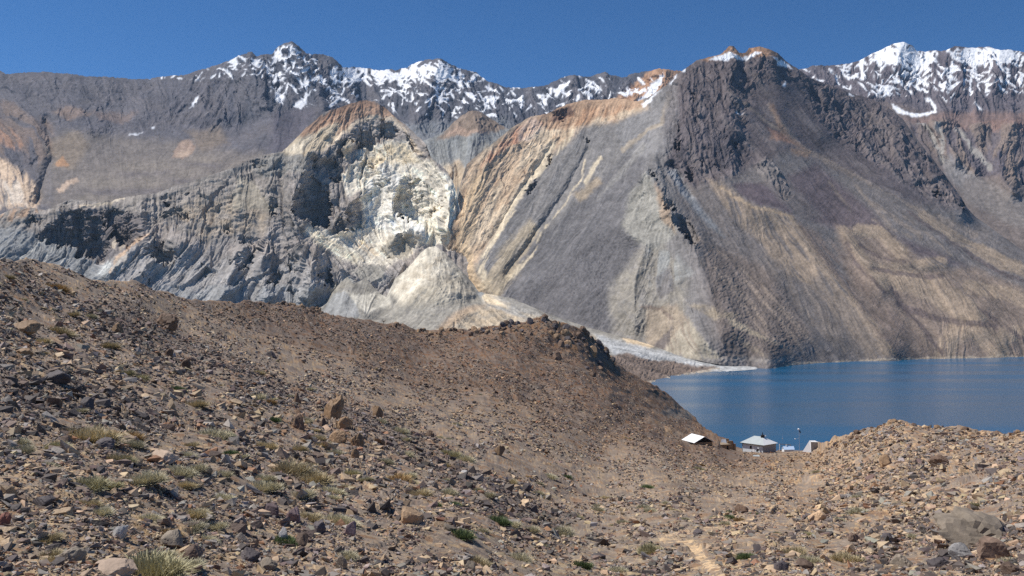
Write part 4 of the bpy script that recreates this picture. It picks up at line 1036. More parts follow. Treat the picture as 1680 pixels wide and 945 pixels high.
G.lay(crest * .7 * smooth(-.3, .3, b3), (150, 116, 86))
G.lay(crag * .6 * (UU < 700), (160, 124, 90))
G.poly([(950, 565), (985, 575), (1000, 598), (975, 602), (950, 585)], (94, 84, 80), 4, .7)
G.poly([(1540, 790), (1600, 780), (1690, 790), (1690, 965), (1450, 965), (1480, 870)], (156, 140, 120), 16, .7)
G.lay(pathm * .95, (212, 182, 144))
# pebbles: every stone its own colour
nearw = smooth(170, 60, Y)
for lam, thr, amt in ((.11, .0, .75), (.24, .08, .75), (.55, .28, .7), (1.4, .40, .6), (3.0, .45, .45)):
    wt = smooth(1.6, 2.6, lam / px) * smooth(40, 16, lam / px)
    mk = wt > .02
    hgt, cell = facet(X3[mk] / lam, Y[mk] / lam * .8, int(lam * 100))
    dens = thr - .35 * stony[mk] + .5 * pathm[mk]
    on = (cell > dens) * wt[mk] * amt
    t = (cell - dens) * 6 % 1.0
    cols = lin((112, 102, 97)) * (1 - t[:, None]) + lin((158, 144, 128)) * t[:, None]
    cols = np.where(((t > .8) & True)[:, None], lin((138, 108, 84)), cols)
    G.C[mk] = G.C[mk] * (1 - on[:, None]) + cols * on[:, None]
G.C *= (.97 + .05 * knoll - .16 * hill)[..., None]
C = G.C
# far side of the skyline, and the ground under the camera
rows, cols = [P], [C]
back, bc = [], []
for k in range(9, 0, -1):
    f = .035 * k ** 1.3
    d = P[0].copy()
    yy = d[:, 1] * (1 + f)
    dz = np.where(NU < 1340, .45, .12) * d[:, 1] * f + .006 * d[:, 1] * f ** .5
    back.append(np.stack([d[:, 0] * (1 + f), yy, d[:, 2] - dz], -1))
    bc.append(C[0])
front, fc = [], []
L = P[-1]
for k in range(1, 9):
    f = 1 - k / 9.0
    yy = L[:, 1] * f + .0
    front.append(np.stack([L[:, 0] * f * (1 + 0), yy - (k / 9.0) * 4, L[:, 2] + (-1.75 - L[:, 2]) * k / 9.0], -1))
    fc.append(C[-1])
PP = np.concatenate([np.array(back), P, np.array(front)])
CC = np.clip(np.concatenate([np.array(bc), C, np.array(fc)]), .01, .85)
NB = len(back)
HILL_MAT = terrain_mat('hillside_ground', (3.5, .35, .07), .16, .02, .06)
pk = np.zeros((PP.shape[0] - 1, PP.shape[1] - 1), bool)
pm = pathm[:-1, :-1] > .5
pk[NB:NB + pm.shape[0]] = pm
tag(link('hillside', grid_mesh('hillside', PP, CC, ~pk), HILL_MAT), kind='structure')
tag(link('path', grid_mesh('path', PP, CC, pk), HILL_MAT), kind='structure')


def ground(u, v):
    """The point of the hillside seen at image column u and row v."""
    u = np.asarray(u, float)
    v = np.asarray(v, float)
    j = (u + 500) / 1.6
    s = np.interp(u, NU, vs)
    i = np.clip((v - s) / (VB - s), 0, 1) * (NR - 1)
    return samp(P, j, i)


def gmask(M, u, v):
    j = (np.asarray(u, float) + 500) / 1.6
    s = np.interp(u, NU, vs)
    i = np.clip((v - s) / (VB - s), 0, 1) * (NR - 1)
    return samp(M, j, i)


# ------------------------------------------------------------------ the thin blue air of the valley
bpy.context.view_layer.update()
lo = np.array([9e9] * 3)
hi = -lo
for o in S.objects:
    if o.type == 'MESH':
        bb = np.array(o.bound_box)
        lo, hi = np.minimum(lo, bb.min(0)), np.maximum(hi, bb.max(0))
lo -= (60, 60, 1)
hi += (60, 60, 40)
hm = bpy.data.materials.new('haze')
hm.use_nodes = True
ht = hm.node_tree
ht.nodes.remove(ht.nodes['Principled BSDF'])
pv = node(ht, 'ShaderNodeVolumePrincipled')
pv.inputs['Color'].default_value = (.46, .70, 1.0, 1)
pv.inputs['Density'].default_value = 1.5e-5
pv.inputs['Anisotropy'].default_value = .1
ht.links.new(pv.outputs[0], ht.nodes['Material Output'].inputs['Volume'])
hv = np.array([[x, y, z] for z in (lo[2], hi[2]) for y in (lo[1], hi[1]) for x in (lo[0], hi[0])])
haze = link('haze', raw_mesh('haze', hv, np.array([[0, 2, 3, 1], [4, 5, 7, 6], [0, 1, 5, 4], [2, 6, 7, 3], [0, 4, 6, 2], [1, 3, 7, 5]]), None, False), hm)
tag(haze, kind='stuff')

#@@OBJECTS@@
# ------------------------------------------------------------------ loose stones
def hull(points, cuts=0, rough=0.0, seed=0):
    bm = bmesh.new()
    for p in points:
        bm.verts.new(p)
    r = bmesh.ops.convex_hull(bm, input=bm.verts)
    junk = list({e for e in r['geom_interior'] + r['geom_unused'] if isinstance(e, bmesh.types.BMVert)})
    bmesh.ops.delete(bm, geom=junk, context='VERTS')
    if cuts:
        bmesh.ops.triangulate(bm, faces=bm.faces)
        bmesh.ops.subdivide_edges(bm, edges=bm.edges, cuts=cuts, use_grid_fill=True)
        bm.normal_update()
        co = np.array([v.co for v in bm.verts])
        f1 = facet(co[:, 0] * 2.1 + co[:, 2] * 1.3, co[:, 1] * 2.1 - co[:, 2] * 1.1, seed)[0]
        f2 = facet(co[:, 0] * 5 + co[:, 2] * 4, co[:, 1] * 5 + co[:, 2] * 3, seed + 1)[0]
        d = rough * (f1 + .5 * f2)
        nn = [v.normal.copy() for v in bm.verts]
        for v, n, k in zip(bm.verts, nn, d):
            v.co += n * float(k)
    bmesh.ops.triangulate(bm, faces=bm.faces)
    bm.verts.index_update()
    V = np.array([v.co for v in bm.verts], np.float32)
    T = np.array([[v.index for v in f.verts] for f in bm.faces], np.int32)
    bm.free()
    return V, T


def stone_points(r, flat):
    """Corners of a broken slab: a skewed block with knocked-off corners."""
    pts = []
    n = r.integers(9, 14)
    for _ in range(n):
        p = r.uniform(-1, 1, 3)
        p = np.sign(p) * np.abs(p) ** .45
        pts.append(p * (.5, .5 * r.uniform(.65, 1), .5 * flat) * r.uniform(.75, 1.05))
    return pts


SHAPES = [hull(stone_points(np.random.default_rng(500 + k), [.35, .5, .7, .9][k % 4])) for k in range(16)]
KINDS = {'dark': (84, 76, 72), 'purple': (118, 101, 91), 'grey': (146, 137, 128), 'tan': (178, 154, 125), 'rust': (142, 106, 80)}


def rot_batch(a, b, c):
    """Rotation matrices: tilt a about x, b about y, then turn c about z."""
    n = len(a)
    R = np.zeros((n, 3, 3))
    ca, sa, cb, sb, cc, sc = np.cos(a), np.sin(a), np.cos(b), np.sin(b), np.cos(c), np.sin(c)
    R[:, 0] = np.stack([cc * cb, cc * sb * sa - sc * ca, cc * sb * ca + sc * sa], -1)
    R[:, 1] = np.stack([sc * cb, sc * sb * sa + cc * ca, sc * sb * ca - cc * sa], -1)
    R[:, 2] = np.stack([-sb, cb * sa, cb * ca], -1)
    return R


HIGH = {}
RS = np.random.default_rng(77)
NST = 330000
su = RS.uniform(-330, 2010, NST)
ssky = np.interp(su, NU, vs)
sv = ssky + 3 + (958 - ssky) * RS.uniform(0, 1, NST)
g0 = ground(su, sv)
sy = g0[:, 1]
patch = fbm(su / 60, sv / 34, 4, 95) + .5 * fbm(su / 16, sv / 9, 3, 96)
hillf = smooth(90, 200, sy)
knf = smooth(1250, 1380, su) * smooth(30, 50, sy)
dens = .36 + 1.8 * patch + .35 * hillf + .3 * knf + .35 * smooth(900, 500, su) * smooth(150, 40, sy)
dark_band = Geology(su.astype(np.float32), sv.astype(np.float32), (0, 0, 0), 97)
db = dark_band.poly_mask([(130, 500), (230, 520), (330, 560), (430, 610), (540, 650), (700, 700), (760, 760), (700, 780), (560, 690), (430, 650), (300, 600), (160, 540)], 10)
db = np.maximum(db, dark_band.poly_mask([(0, 610), (160, 620), (290, 680), (260, 700), (120, 680), (0, 680)], 12))
db = np.maximum(db, .9 * dark_band.poly_mask([(700, 740), (800, 770), (860, 820), (960, 850), (940, 870), (820, 850), (720, 800)], 10))
db = np.maximum(db, .8 * dark_band.poly_mask([(1420, 860), (1690, 850), (1690, 960), (1380, 960)], 16))
dens += .8 * db
dens *= 1 - gmask(np.clip(pathm, 0, 1), su, sv)
dens *= 1 - .7 * gmask(1 - calm, su, sv)
keep = RS.uniform(0, 1, NST) < dens
su, sv, sy, db = su[keep], sv[keep], sy[keep], db[keep]
n = len(su)
smax = np.minimum(27, (.5 + .55 * hillf[keep] + .4 * knf[keep]) * F / sy) * np.where(su > 900, .8, 1)
smin = np.minimum(2.5 - .8 * hillf[keep], smax * .6)
q = RS.uniform(0, 1, n)
al = 2.15
size_px = smin * (1 - q * (1 - (smin / smax) ** al)) ** (-1 / al)
wsz = size_px * sy / F
pos = ground(su, sv)
kind_names = list(KINDS)
kp = np.stack([.22 + .3 * db + 0 * su, .24 + .15 * db, .22 - .1 * db + 0 * su, .26 - .2 * db + .25 * (su > 1150), .05 + 0 * su], -1)
kp = np.clip(kp, .01, 1)
kp /= kp.sum(1, keepdims=True)
kidx = (RS.uniform(0, 1, (n, 1)) > np.cumsum(kp, 1)).sum(1).clip(0, 4)
hf_ = (.22 * hillf[keep])[:, None]
kcol = (1 - hf_ * np.array([.8, 1.1, 1.35])) * np.array([lin(KINDS[k]) for k in kind_names])[kidx] * RS.uniform(.72, 1.3, (n, 1)) * RS.uniform(.94, 1.06, (n, 3))
shape = RS.integers(0, len(SHAPES), n)
tz = RS.uniform(0, 6.283, n)
ta, tb = RS.normal(0, .28, n), RS.normal(.12, .28, n)
order = np.argsort(-size_px * ((su > 0) & (su < 1680) & (sv < 945)))
big = set(order[:290].tolist())
R3 = rot_batch(ta, tb, tz)

stone_tex = {}


def rock_mat(name, rgb, scale=1.0):
    m, t, b = new_mat(name, .72, .3)
    tc = node(t, 'ShaderNodeTexCoord')
    oi = node(t, 'ShaderNodeObjectInfo')
    ad = node(t, 'ShaderNodeVectorMath', operation='ADD')
    t.links.new(tc.outputs['Object'], ad.inputs[0])
    t.links.new(oi.outputs['Location'], ad.inputs[1])
    nz = node(t, 'ShaderNodeTexNoise')
    nz.inputs['Scale'].default_value = 3.2 * scale
    nz.inputs['Detail'].default_value = 6
    nz.inputs['Roughness'].default_value = .7
    t.links.new(ad.outputs[0], nz.inputs['Vector'])
    cr = node(t, 'ShaderNodeValToRGB')
    c = lin(rgb)
    cr.color_ramp.elements[0].position = .3
    cr.color_ramp.elements[0].color = (*(c * .62), 1)
    cr.color_ramp.elements[1].position = .72
    cr.color_ramp.elements[1].color = (*np.minimum(c * 1.35, .85), 1)
    t.links.new(nz.outputs['Fac'], cr.inputs[0])
    hs = node(t, 'ShaderNodeHueSaturation')
    mr = node(t, 'ShaderNodeMapRange')
    mr.inputs['To Min'].default_value = .72
    mr.inputs['To Max'].default_value = 1.28
    t.links.new(oi.outputs['Random'], mr.inputs['Value'])
    t.links.new(mr.outputs[0], hs.inputs['Value'])
    t.links.new(cr.outputs[0], hs.inputs['Color'])
    t.links.new(hs.outputs[0], b.inputs['Base Color'])
    bp = node(t, 'ShaderNodeBump')
    bp.inputs['Distance'].default_value = .03
    bp.inputs['Strength'].default_value = .8
    t.links.new(nz.outputs['Fac'], bp.inputs['Height'])
    t.links.new(bp.outputs[0], b.inputs['Normal'])
    return m


ROCKS = {k: rock_mat(k + '_stone', c) for k, c in KINDS.items()}
# the many small ones: one sheet of loose rubble
VS, TS, KS, off = [], [], [], 0
small = np.array([i not in big for i in range(n)])
for s, (Vv, Tt) in enumerate(SHAPES):
    ii = np.where((shape == s) & small)[0]
    if not len(ii):
        continue
    W = np.einsum('nij,kj->nki', R3[ii], Vv) * wsz[ii][:, None, None] * 1.15
    W += pos[ii][:, None, :]
    W[..., 2] += (wsz[ii] * .03)[:, None]
    VS.append(W.reshape(-1, 3))
    TS.append((Tt[None] + (off + np.arange(len(ii)) * len(Vv))[:, None, None]).reshape(-1, 3))
    KS.append(np.repeat(kcol[ii], len(Vv), 0))
    off += len(ii) * len(Vv)
RUB = terrain_mat('rubble_stone', (.5, .06), .18, spec=.3)
RUB.node_tree.nodes['Principled BSDF'].inputs['Roughness'].default_value = .7
tag(link('rubble', raw_mesh('rubble', np.concatenate(VS), np.concatenate(TS), np.concatenate(KS), False), RUB), kind='stuff')

STONE_LABEL = {'dark': 'dark angular stone lying loose on the slope', 'purple': 'purplish brown angular stone lying loose on the slope', 'grey': 'plain grey angular stone lying loose on the slope', 'tan': 'tan angular stone lying loose on the slope', 'rust': 'rusty brown angular stone lying loose on the slope'}
proto = {}
for i in order[:290]:
    k = kind_names[kidx[i]]
    key = (int(shape[i]), k)
    if key not in proto:
        Vv, Tt = SHAPES[shape[i]]
        me = raw_mesh('stone', Vv, Tt, None, False)
        me.materials.append(ROCKS[k])
        proto[key] = bpy.data.objects.new('stone', me)
    o = proto[key].copy()
    COL.objects.link(o)
    o.location = (pos[i][0], pos[i][1], pos[i][2] + wsz[i] * .02)
    o.rotation_euler = (ta[i], tb[i], tz[i])
    o.scale = (wsz[i] * 1.15,) * 3
    tag(o, STONE_LABEL[k], 'stone', {'dark': 'loose dark stones', 'purple': 'loose purplish stones', 'grey': 'loose grey stones', 'tan': 'loose tan stones', 'rust': 'loose rusty stones'}[k])
for o in proto.values():
    bpy.data.objects.remove(o)

# ------------------------------------------------------------------ named boulders and crags
BOULDER = {'grey': (134, 122, 107), 'pale': (168, 164, 160), 'brown': (118, 98, 84), 'tan': (184, 154, 122), 'dark': (92, 84, 84), 'pink': (172, 150, 130), 'red': (118, 76, 64), 'crag': (152, 124, 95), 'darkcrag': (114, 92, 75), 'purple': (116, 98, 98)}
BMAT = {k: rock_mat(k + '_boulder', c, .8) for k, c in BOULDER.items()}


def ball_dirs(sub):
    bm = bmesh.new()
    bmesh.ops.create_icosphere(bm, subdivisions=sub, radius=1)
    bm.verts.index_update()
    V_ = np.array([v.co for v in bm.verts], np.float32)
    T_ = np.array([[v.index for v in f.verts] for f in bm.faces], np.int32)
    bm.free()
    return V_, T_


BALL = {k: ball_dirs(k) for k in (3, 4)}


def boulder(u, v, w_, h_, kind, label, cat='boulder', name='boulder', seed=0, group=None, tall=False, turn=None):
    p = ground(u, v)
    k = p[1] / F
    r = np.random.default_rng(900 + seed)
    W, Hh = w_ * k, h_ * k * (.82 if tall else 1)
    # a block broken along joint planes, weathered on every face
    D, Tt = BALL[4 if w_ > 16 else 3]
    nrm = r.normal(0, 1, (10, 3))
    nrm[:, 2] *= .8
    nrm /= np.linalg.norm(nrm, axis=1, keepdims=True)
    dd_ = r.uniform(.58, .95, 10)
    den = D @ nrm.T
    rad = np.where(den > .05, dd_ / np.maximum(den, .05), 9).min(1)
    Vv = D * np.minimum(rad, 1.15)[:, None]
    f1 = facet(Vv[:, 0] * 1.7 + Vv[:, 2] * 1.1, Vv[:, 1] * 1.7 - Vv[:, 2] * 1.2, seed)[0]
    f2 = facet(Vv[:, 0] * 4 + Vv[:, 2] * 3.1, Vv[:, 1] * 4 - Vv[:, 2] * 2.6, seed + 1)[0]
    Vv = Vv * (1 + (.16 if tall or w_ > 100 else .10) * f1 + (.08 if tall or w_ > 100 else .05) * f2)[:, None]
    if tall:
        Vv[:, :2] *= (1 - .22 * np.clip(Vv[:, 2:], 0, 1))
    Vv[:, 1] += .35 * Vv[:, 2]
    lo, hi = Vv.min(0), Vv.max(0)
    Vv = (Vv - (lo + hi) / 2) / (hi - lo)
    Vv = Vv * (W, W * .8, Hh * 1.25)
    Vv[:, 2] += Hh * (.14 if w_ > 60 else .3)
    me = raw_mesh(name, Vv, Tt, None, False)
    o = link(name, me, BMAT[kind])
    o.location = p
    o.rotation_euler = (0, 0, 0)
    tag(o, label, cat, group)
    return o


BL = [(1594, 893, 132, 70, 'grey', 'biggest grey boulder, half sunk in the rubble of the lower slope'),
      (1574, 912, 46, 38, 'pale', 'pale bluish grey rock leaning on the foot of the biggest grey boulder'),
      (1628, 918, 58, 46, 'brown', 'brown blocky rock just below the biggest grey boulder'),
      (1340, 860, 36, 22, 'tan', 'tan boulder with a dark shadowed side standing alone near the path'),
      (1400, 894, 24, 18, 'brown', 'tilted brown slab among grey stones below the lone tan boulder'),
      (676, 862, 44, 38, 'tan', 'boulder with a pale blotched top and dark shaded side in the gully'),
      (738, 878, 26, 14, 'grey', 'flat grey slab lying beside the pale topped boulder in the gully'),
      (268, 758, 62, 28, 'pink', 'pinkish flat topped slab with dark undercut ends'),
      (188, 948, 84, 34, 'pink', 'wide pinkish tan slab beside the big dry bush at the bottom edge'),
      (115, 922, 56, 38, 'grey', 'domed grey brown rock just behind the wide pinkish tan slab'),
      (283, 893, 46, 30, 'grey', 'grey block with a sharp dark shaded face on the lower slope'),
      (316, 914, 42, 30, 'brown', 'brown block with a flat grey top next to the sharp grey block'),
      (8, 868, 26, 30, 'red', 'brick red stone at the left edge of the slope'),
      (196, 882, 30, 26, 'pale', 'pale grey tilted slab on bare tan earth'),
      (482, 857, 28, 30, 'purple', 'purplish rock standing tall in the row of three dark rocks'),
      (446, 846, 30, 24, 'purple', 'purplish rock with a dark wedge face, first of the row of three dark rocks'),
      (524, 872, 28, 26, 'dark', 'rounded dark rock, last and lowest of the row of three dark rocks'),
      (465, 880, 18, 26, 'pale', 'pale upright shard below the row of three dark rocks'),
      (496, 888, 30, 26, 'brown', 'brown rock beside the pale upright shard'),
      (70, 826, 44, 22, 'dark', 'dark overhanging rock casting a broad black shadow'),
      (172, 732, 40, 20, 'dark', 'black slab propped up above the pinkish flat slab'),
      (410, 925, 42, 26, 'dark', 'dark blocky rock near the bottom edge left of the gully'),
      (440, 938, 36, 22, 'grey', 'grey rock at the bottom edge beside the dark blocky rock'),
      (575, 875, 22, 30, 'purple', 'purplish leaning rock alone on the grey scree'),
      (560, 917, 24, 30, 'grey', 'grey upright rock on the scree near the bottom edge'),
      (770, 940, 24, 24, 'grey', 'grey rock at the bottom edge in the gully mouth'),
      (760, 783, 20, 12, 'pale', 'white slab shining among the black rubble'),
      (1455, 890, 26, 18, 'dark', 'dark rock under the right knoll beside grey stones'),
      (1480, 925, 44, 36, 'grey', 'broad grey rock in front of the dark rock under the knoll'),
      (1540, 935, 40, 24, 'dark', 'dark flat rock in front of the biggest grey boulder'),
      (1650, 880, 30, 14, 'dark', 'dark flat rock on the right shoulder of the biggest grey boulder'),
      (1660, 940, 40, 24, 'brown', 'brown rock at the lower right end of the rubble'),
      (1320, 925, 40, 20, 'brown', 'long brown rock on the rubble right of the path'),
      (1282, 935, 30, 20, 'dark', 'dark rock beside the long brown rock'),
      (1144, 880, 18, 12, 'dark', 'dark rock standing right above the sandy path')]
for i, (u, v, w_, h_, k, lab) in enumerate(BL):
    q_ = 1 if i == 0 else .84
    boulder(u, v, w_ * q_, h_ * q_, k, lab, seed=i + 57 * (i == 0))
CR = [(547, 690, 34, 56, 'crag', 'tallest tan crag with a dark hollow, standing at the gully head', True),
      (567, 706, 26, 28, 'crag', 'squat tan crag leaning on the tallest tan crag', True),
      (530, 708, 15, 26, 'darkcrag', 'thin brown rock tooth beside the tallest tan crag', True),
      (490, 702, 22, 32, 'darkcrag', 'dark brown rock tooth uphill of the crags at the gully head', True),
      (586, 737, 22, 30, 'crag', 'tan crag with a black cleft further down the gully', True),
      (555, 728, 30, 22, 'crag', 'low tan crag between the squat crag and the black cleft crag', False),
      (583, 760, 14, 20, 'crag', 'small pointed crag lowest in the gully', True),
      (620, 677, 18, 26, 'crag', 'pale pointed rock standing alone on the brown slope', True),
      (820, 752, 18, 18, 'crag', 'tan rock with a dark side on the far bank of the gully', False),
      (705, 718, 16, 16, 'darkcrag', 'small brown crag between shrubs above the gully', True),
      (488, 664, 12, 22, 'darkcrag', 'narrow dark rock tooth higher up the brown slope', True),
      (272, 538, 36, 34, 'darkcrag', 'black shaded crag sticking out of the upper slope', True),
      (42, 553, 44, 22, 'crag', 'orange brown crag with a dark underside at the left of the slope', False),
      (40, 586, 30, 14, 'crag', 'low orange brown crag below the bigger one', False),
      (193, 545, 22, 18, 'crag', 'tan rock with a dark side beside the rusty scree', False),
      (305, 604, 16, 22, 'darkcrag', 'brown pointed block next to a grey shrub', True),
      (278, 588, 14, 14, 'darkcrag', 'brown block left of the pointed block', False),
      (445, 585, 18, 14, 'dark', 'dark rock alone on the middle of the brown slope', False),
      (97, 630, 40, 22, 'dark', 'dark blocky rock pile top on the left slope', False),
      (143, 660, 24, 20, 'dark', 'black gleaming block below the rock pile top', False),
      (865, 802, 16, 14, 'dark', 'near black rock lump beside the far shrubs of the gully', False),
      (1216, 838, 22, 16, 'darkcrag', 'brown jagged rock left of the path', False),
      (1454, 770, 24, 18, 'crag', 'pale leaning slab on the flank of the knoll', False),
      (1540, 765, 30, 18, 'darkcrag', 'dark cracked outcrop high on the knoll', False)]
for i, (u, v, w_, h_, k, lab, tall) in enumerate(CR):
    boulder(u, v, w_, h_, k, lab, 'crag', 'crag', 100 + i, None, tall)
# jagged rocks along the crest of the middle hill and of the knoll
rr = np.random.default_rng(31)
for i in range(120):
    a = rr.uniform(0, 1)
    u = 765 + 245 * a
    s_ = float(np.interp(u, NU, vs))
    v = s_ + 3 + abs(rr.normal(0, 1)) * (10 if u < 900 else 22)
    if u > 985:
        v = s_ + 2 + rr.uniform(0, 8)
    z_ = rr.uniform(4, 12) * (1.3 if u > 880 else .9)
    boulder(u, v, z_, z_ * rr.uniform(.6, 1.1), ['darkcrag', 'crag', 'darkcrag', 'dark'][i % 4], 'small jagged rock on the crest of the middle hill', 'rock', 'jagged_rock', 200 + i, 'jagged rocks along the crest of the middle hill', rr.uniform() < .5)
for i in range(60):
    u = float(rr.choice([rr.uniform(455, 550), rr.uniform(640, 760)]))
    v = float(np.interp(u, NU, vs)) + rr.uniform(1, 6)
    z_ = rr.uniform(3.5, 9)
    boulder(u, v, z_, z_ * .8, ['darkcrag', 'crag'][i % 2], 'small brown rock on the skyline of the hill below the landslide', 'rock', 'jagged_rock', 300 + i, 'rocks on the skyline of the middle hill')
for i in range(60):
    u = rr.uniform(1390, 1690)
    v = float(np.interp(u, NU, vs)) + abs(rr.normal(0, 9)) + 1
    z_ = rr.uniform(4, 11)
    boulder(u, v, z_ * 1.2, z_ * .7, ['crag', 'tan', 'darkcrag'][i % 3], 'small tan rock on the rim of the knoll by the lake', 'rock', 'jagged_rock', 400 + i, 'rocks on the rim of the knoll')


# ------------------------------------------------------------------ shrubs
def leaf_mat(name, rgb, rgb2):
    m, t, b = new_mat(name, .8, .1)
    vc = node(t, 'ShaderNodeVertexColor', layer_name='Col')
    oi = node(t, 'ShaderNodeObjectInfo')
    hs = node(t, 'ShaderNodeHueSaturation')
    mr = node(t, 'ShaderNodeMapRange')
    mr.inputs['To Min'].default_value = .8
    mr.inputs['To Max'].default_value = 1.2
    t.links.new(oi.outputs['Random'], mr.inputs['Value'])
    t.links.new(mr.outputs[0], hs.inputs['Value'])
    t.links.new(vc.outputs['Color'], hs.inputs['Color'])
    t.links.new(hs.outputs[0], b.inputs['Base Color'])
    return m


SHRUB = {'dry': ((206, 192, 156), (172, 156, 122), .9), 'sage': ((204, 196, 168), (168, 160, 132), .8), 'green': ((122, 134, 94), (96, 108, 72), .75), 'olive': ((192, 184, 148), (160, 152, 118), .8), 'brown': ((190, 162, 118), (150, 126, 90), .7)}
LEAF = {k: leaf_mat(k + '_twigs', a, b_) for k, (a, b_, c) in SHRUB.items()}


def shrub_mesh(kind, seed, blades=3000):
    a, b_, up = SHRUB[kind]
    r = np.random.default_rng(seed)
    n_ = blades
    az = r.uniform(0, 2 * np.pi, n_)
    rad = np.sqrt(r.uniform(0, 1, n_)) * .34
    base = np.stack([rad * np.cos(az), rad * np.sin(az), -.02 + 0 * az], -1)
    az2 = az + r.normal(0, .7, n_)
    th = np.clip(rad / .34 * 1.0 + r.normal(0, .75, n_), 0, 1.55)
    d = np.stack([np.sin(th) * np.cos(az2), np.sin(th) * np.sin(az2), np.cos(th)], -1)
    L = r.uniform(.08, .40, n_) * (.75 + .4 * perlin(az, az * 0 + seed, 3))
    side = np.stack([-np.sin(az2 + r.normal(0, .8, n_)), np.cos(az2), r.normal(0, .3, n_)], -1)
    side /= np.linalg.norm(side, axis=1, keepdims=True)
    wd = r.uniform(.0035, .008, n_)[:, None]
    mid = base + d * (L * .55)[:, None]
    tip = base + d * L[:, None] + np.stack([0 * L, 0 * L, -.05 * L], -1)
    P_ = np.stack([base - side * wd, base + side * wd, mid - side * wd, mid + side * wd, tip - side * wd * .4, tip + side * wd * .4], 1)
    q_ = np.array([[0, 1, 3, 2], [2, 3, 5, 4]])
    Q = (q_[None] + (np.arange(n_) * 6)[:, None, None]).reshape(-1, 4)
    t_ = r.uniform(0, 1, (n_, 1))
    c = lin(a) * t_ + lin(b_) * (1 - t_)
    me = raw_mesh('shrub', P_.reshape(-1, 3), Q, np.repeat(c, 6, 0), False)
    me.materials.append(LEAF[kind])
    return me


PROT = {k: [shrub_mesh(k, 10 * i + j) for j in range(4)] for i, k in enumerate(SHRUB)}
WORD = {'dry': 'straw coloured', 'sage': 'grey green', 'green': 'fresh green', 'olive': 'olive', 'brown': 'brown'}


def shrub(u, v, w_, kind, label=None, squash=1.0, i=0):
    p = ground(u, v)
    k = p[1] / F * w_
    o = bpy.data.objects.new('shrub', PROT[kind][i % 4])
    COL.objects.link(o)
    o.location = (p[0], p[1], p[2] - .02 * k)
    o.scale = (k * 1.35, k * 1.35, k * 1.15 * squash)
    o.rotation_euler = (0, .12, i * 1.7)
    near = p[1] < 60
    tag(o, label or ('little %s tuft scattered between stones of the near slope' if near else 'tiny %s tuft far down the slope toward the huts') % WORD[kind], 'shrub', None if label else ('little %s tufts on the near slope' if near else '%s tufts far down the slope') % WORD[kind])
    return o


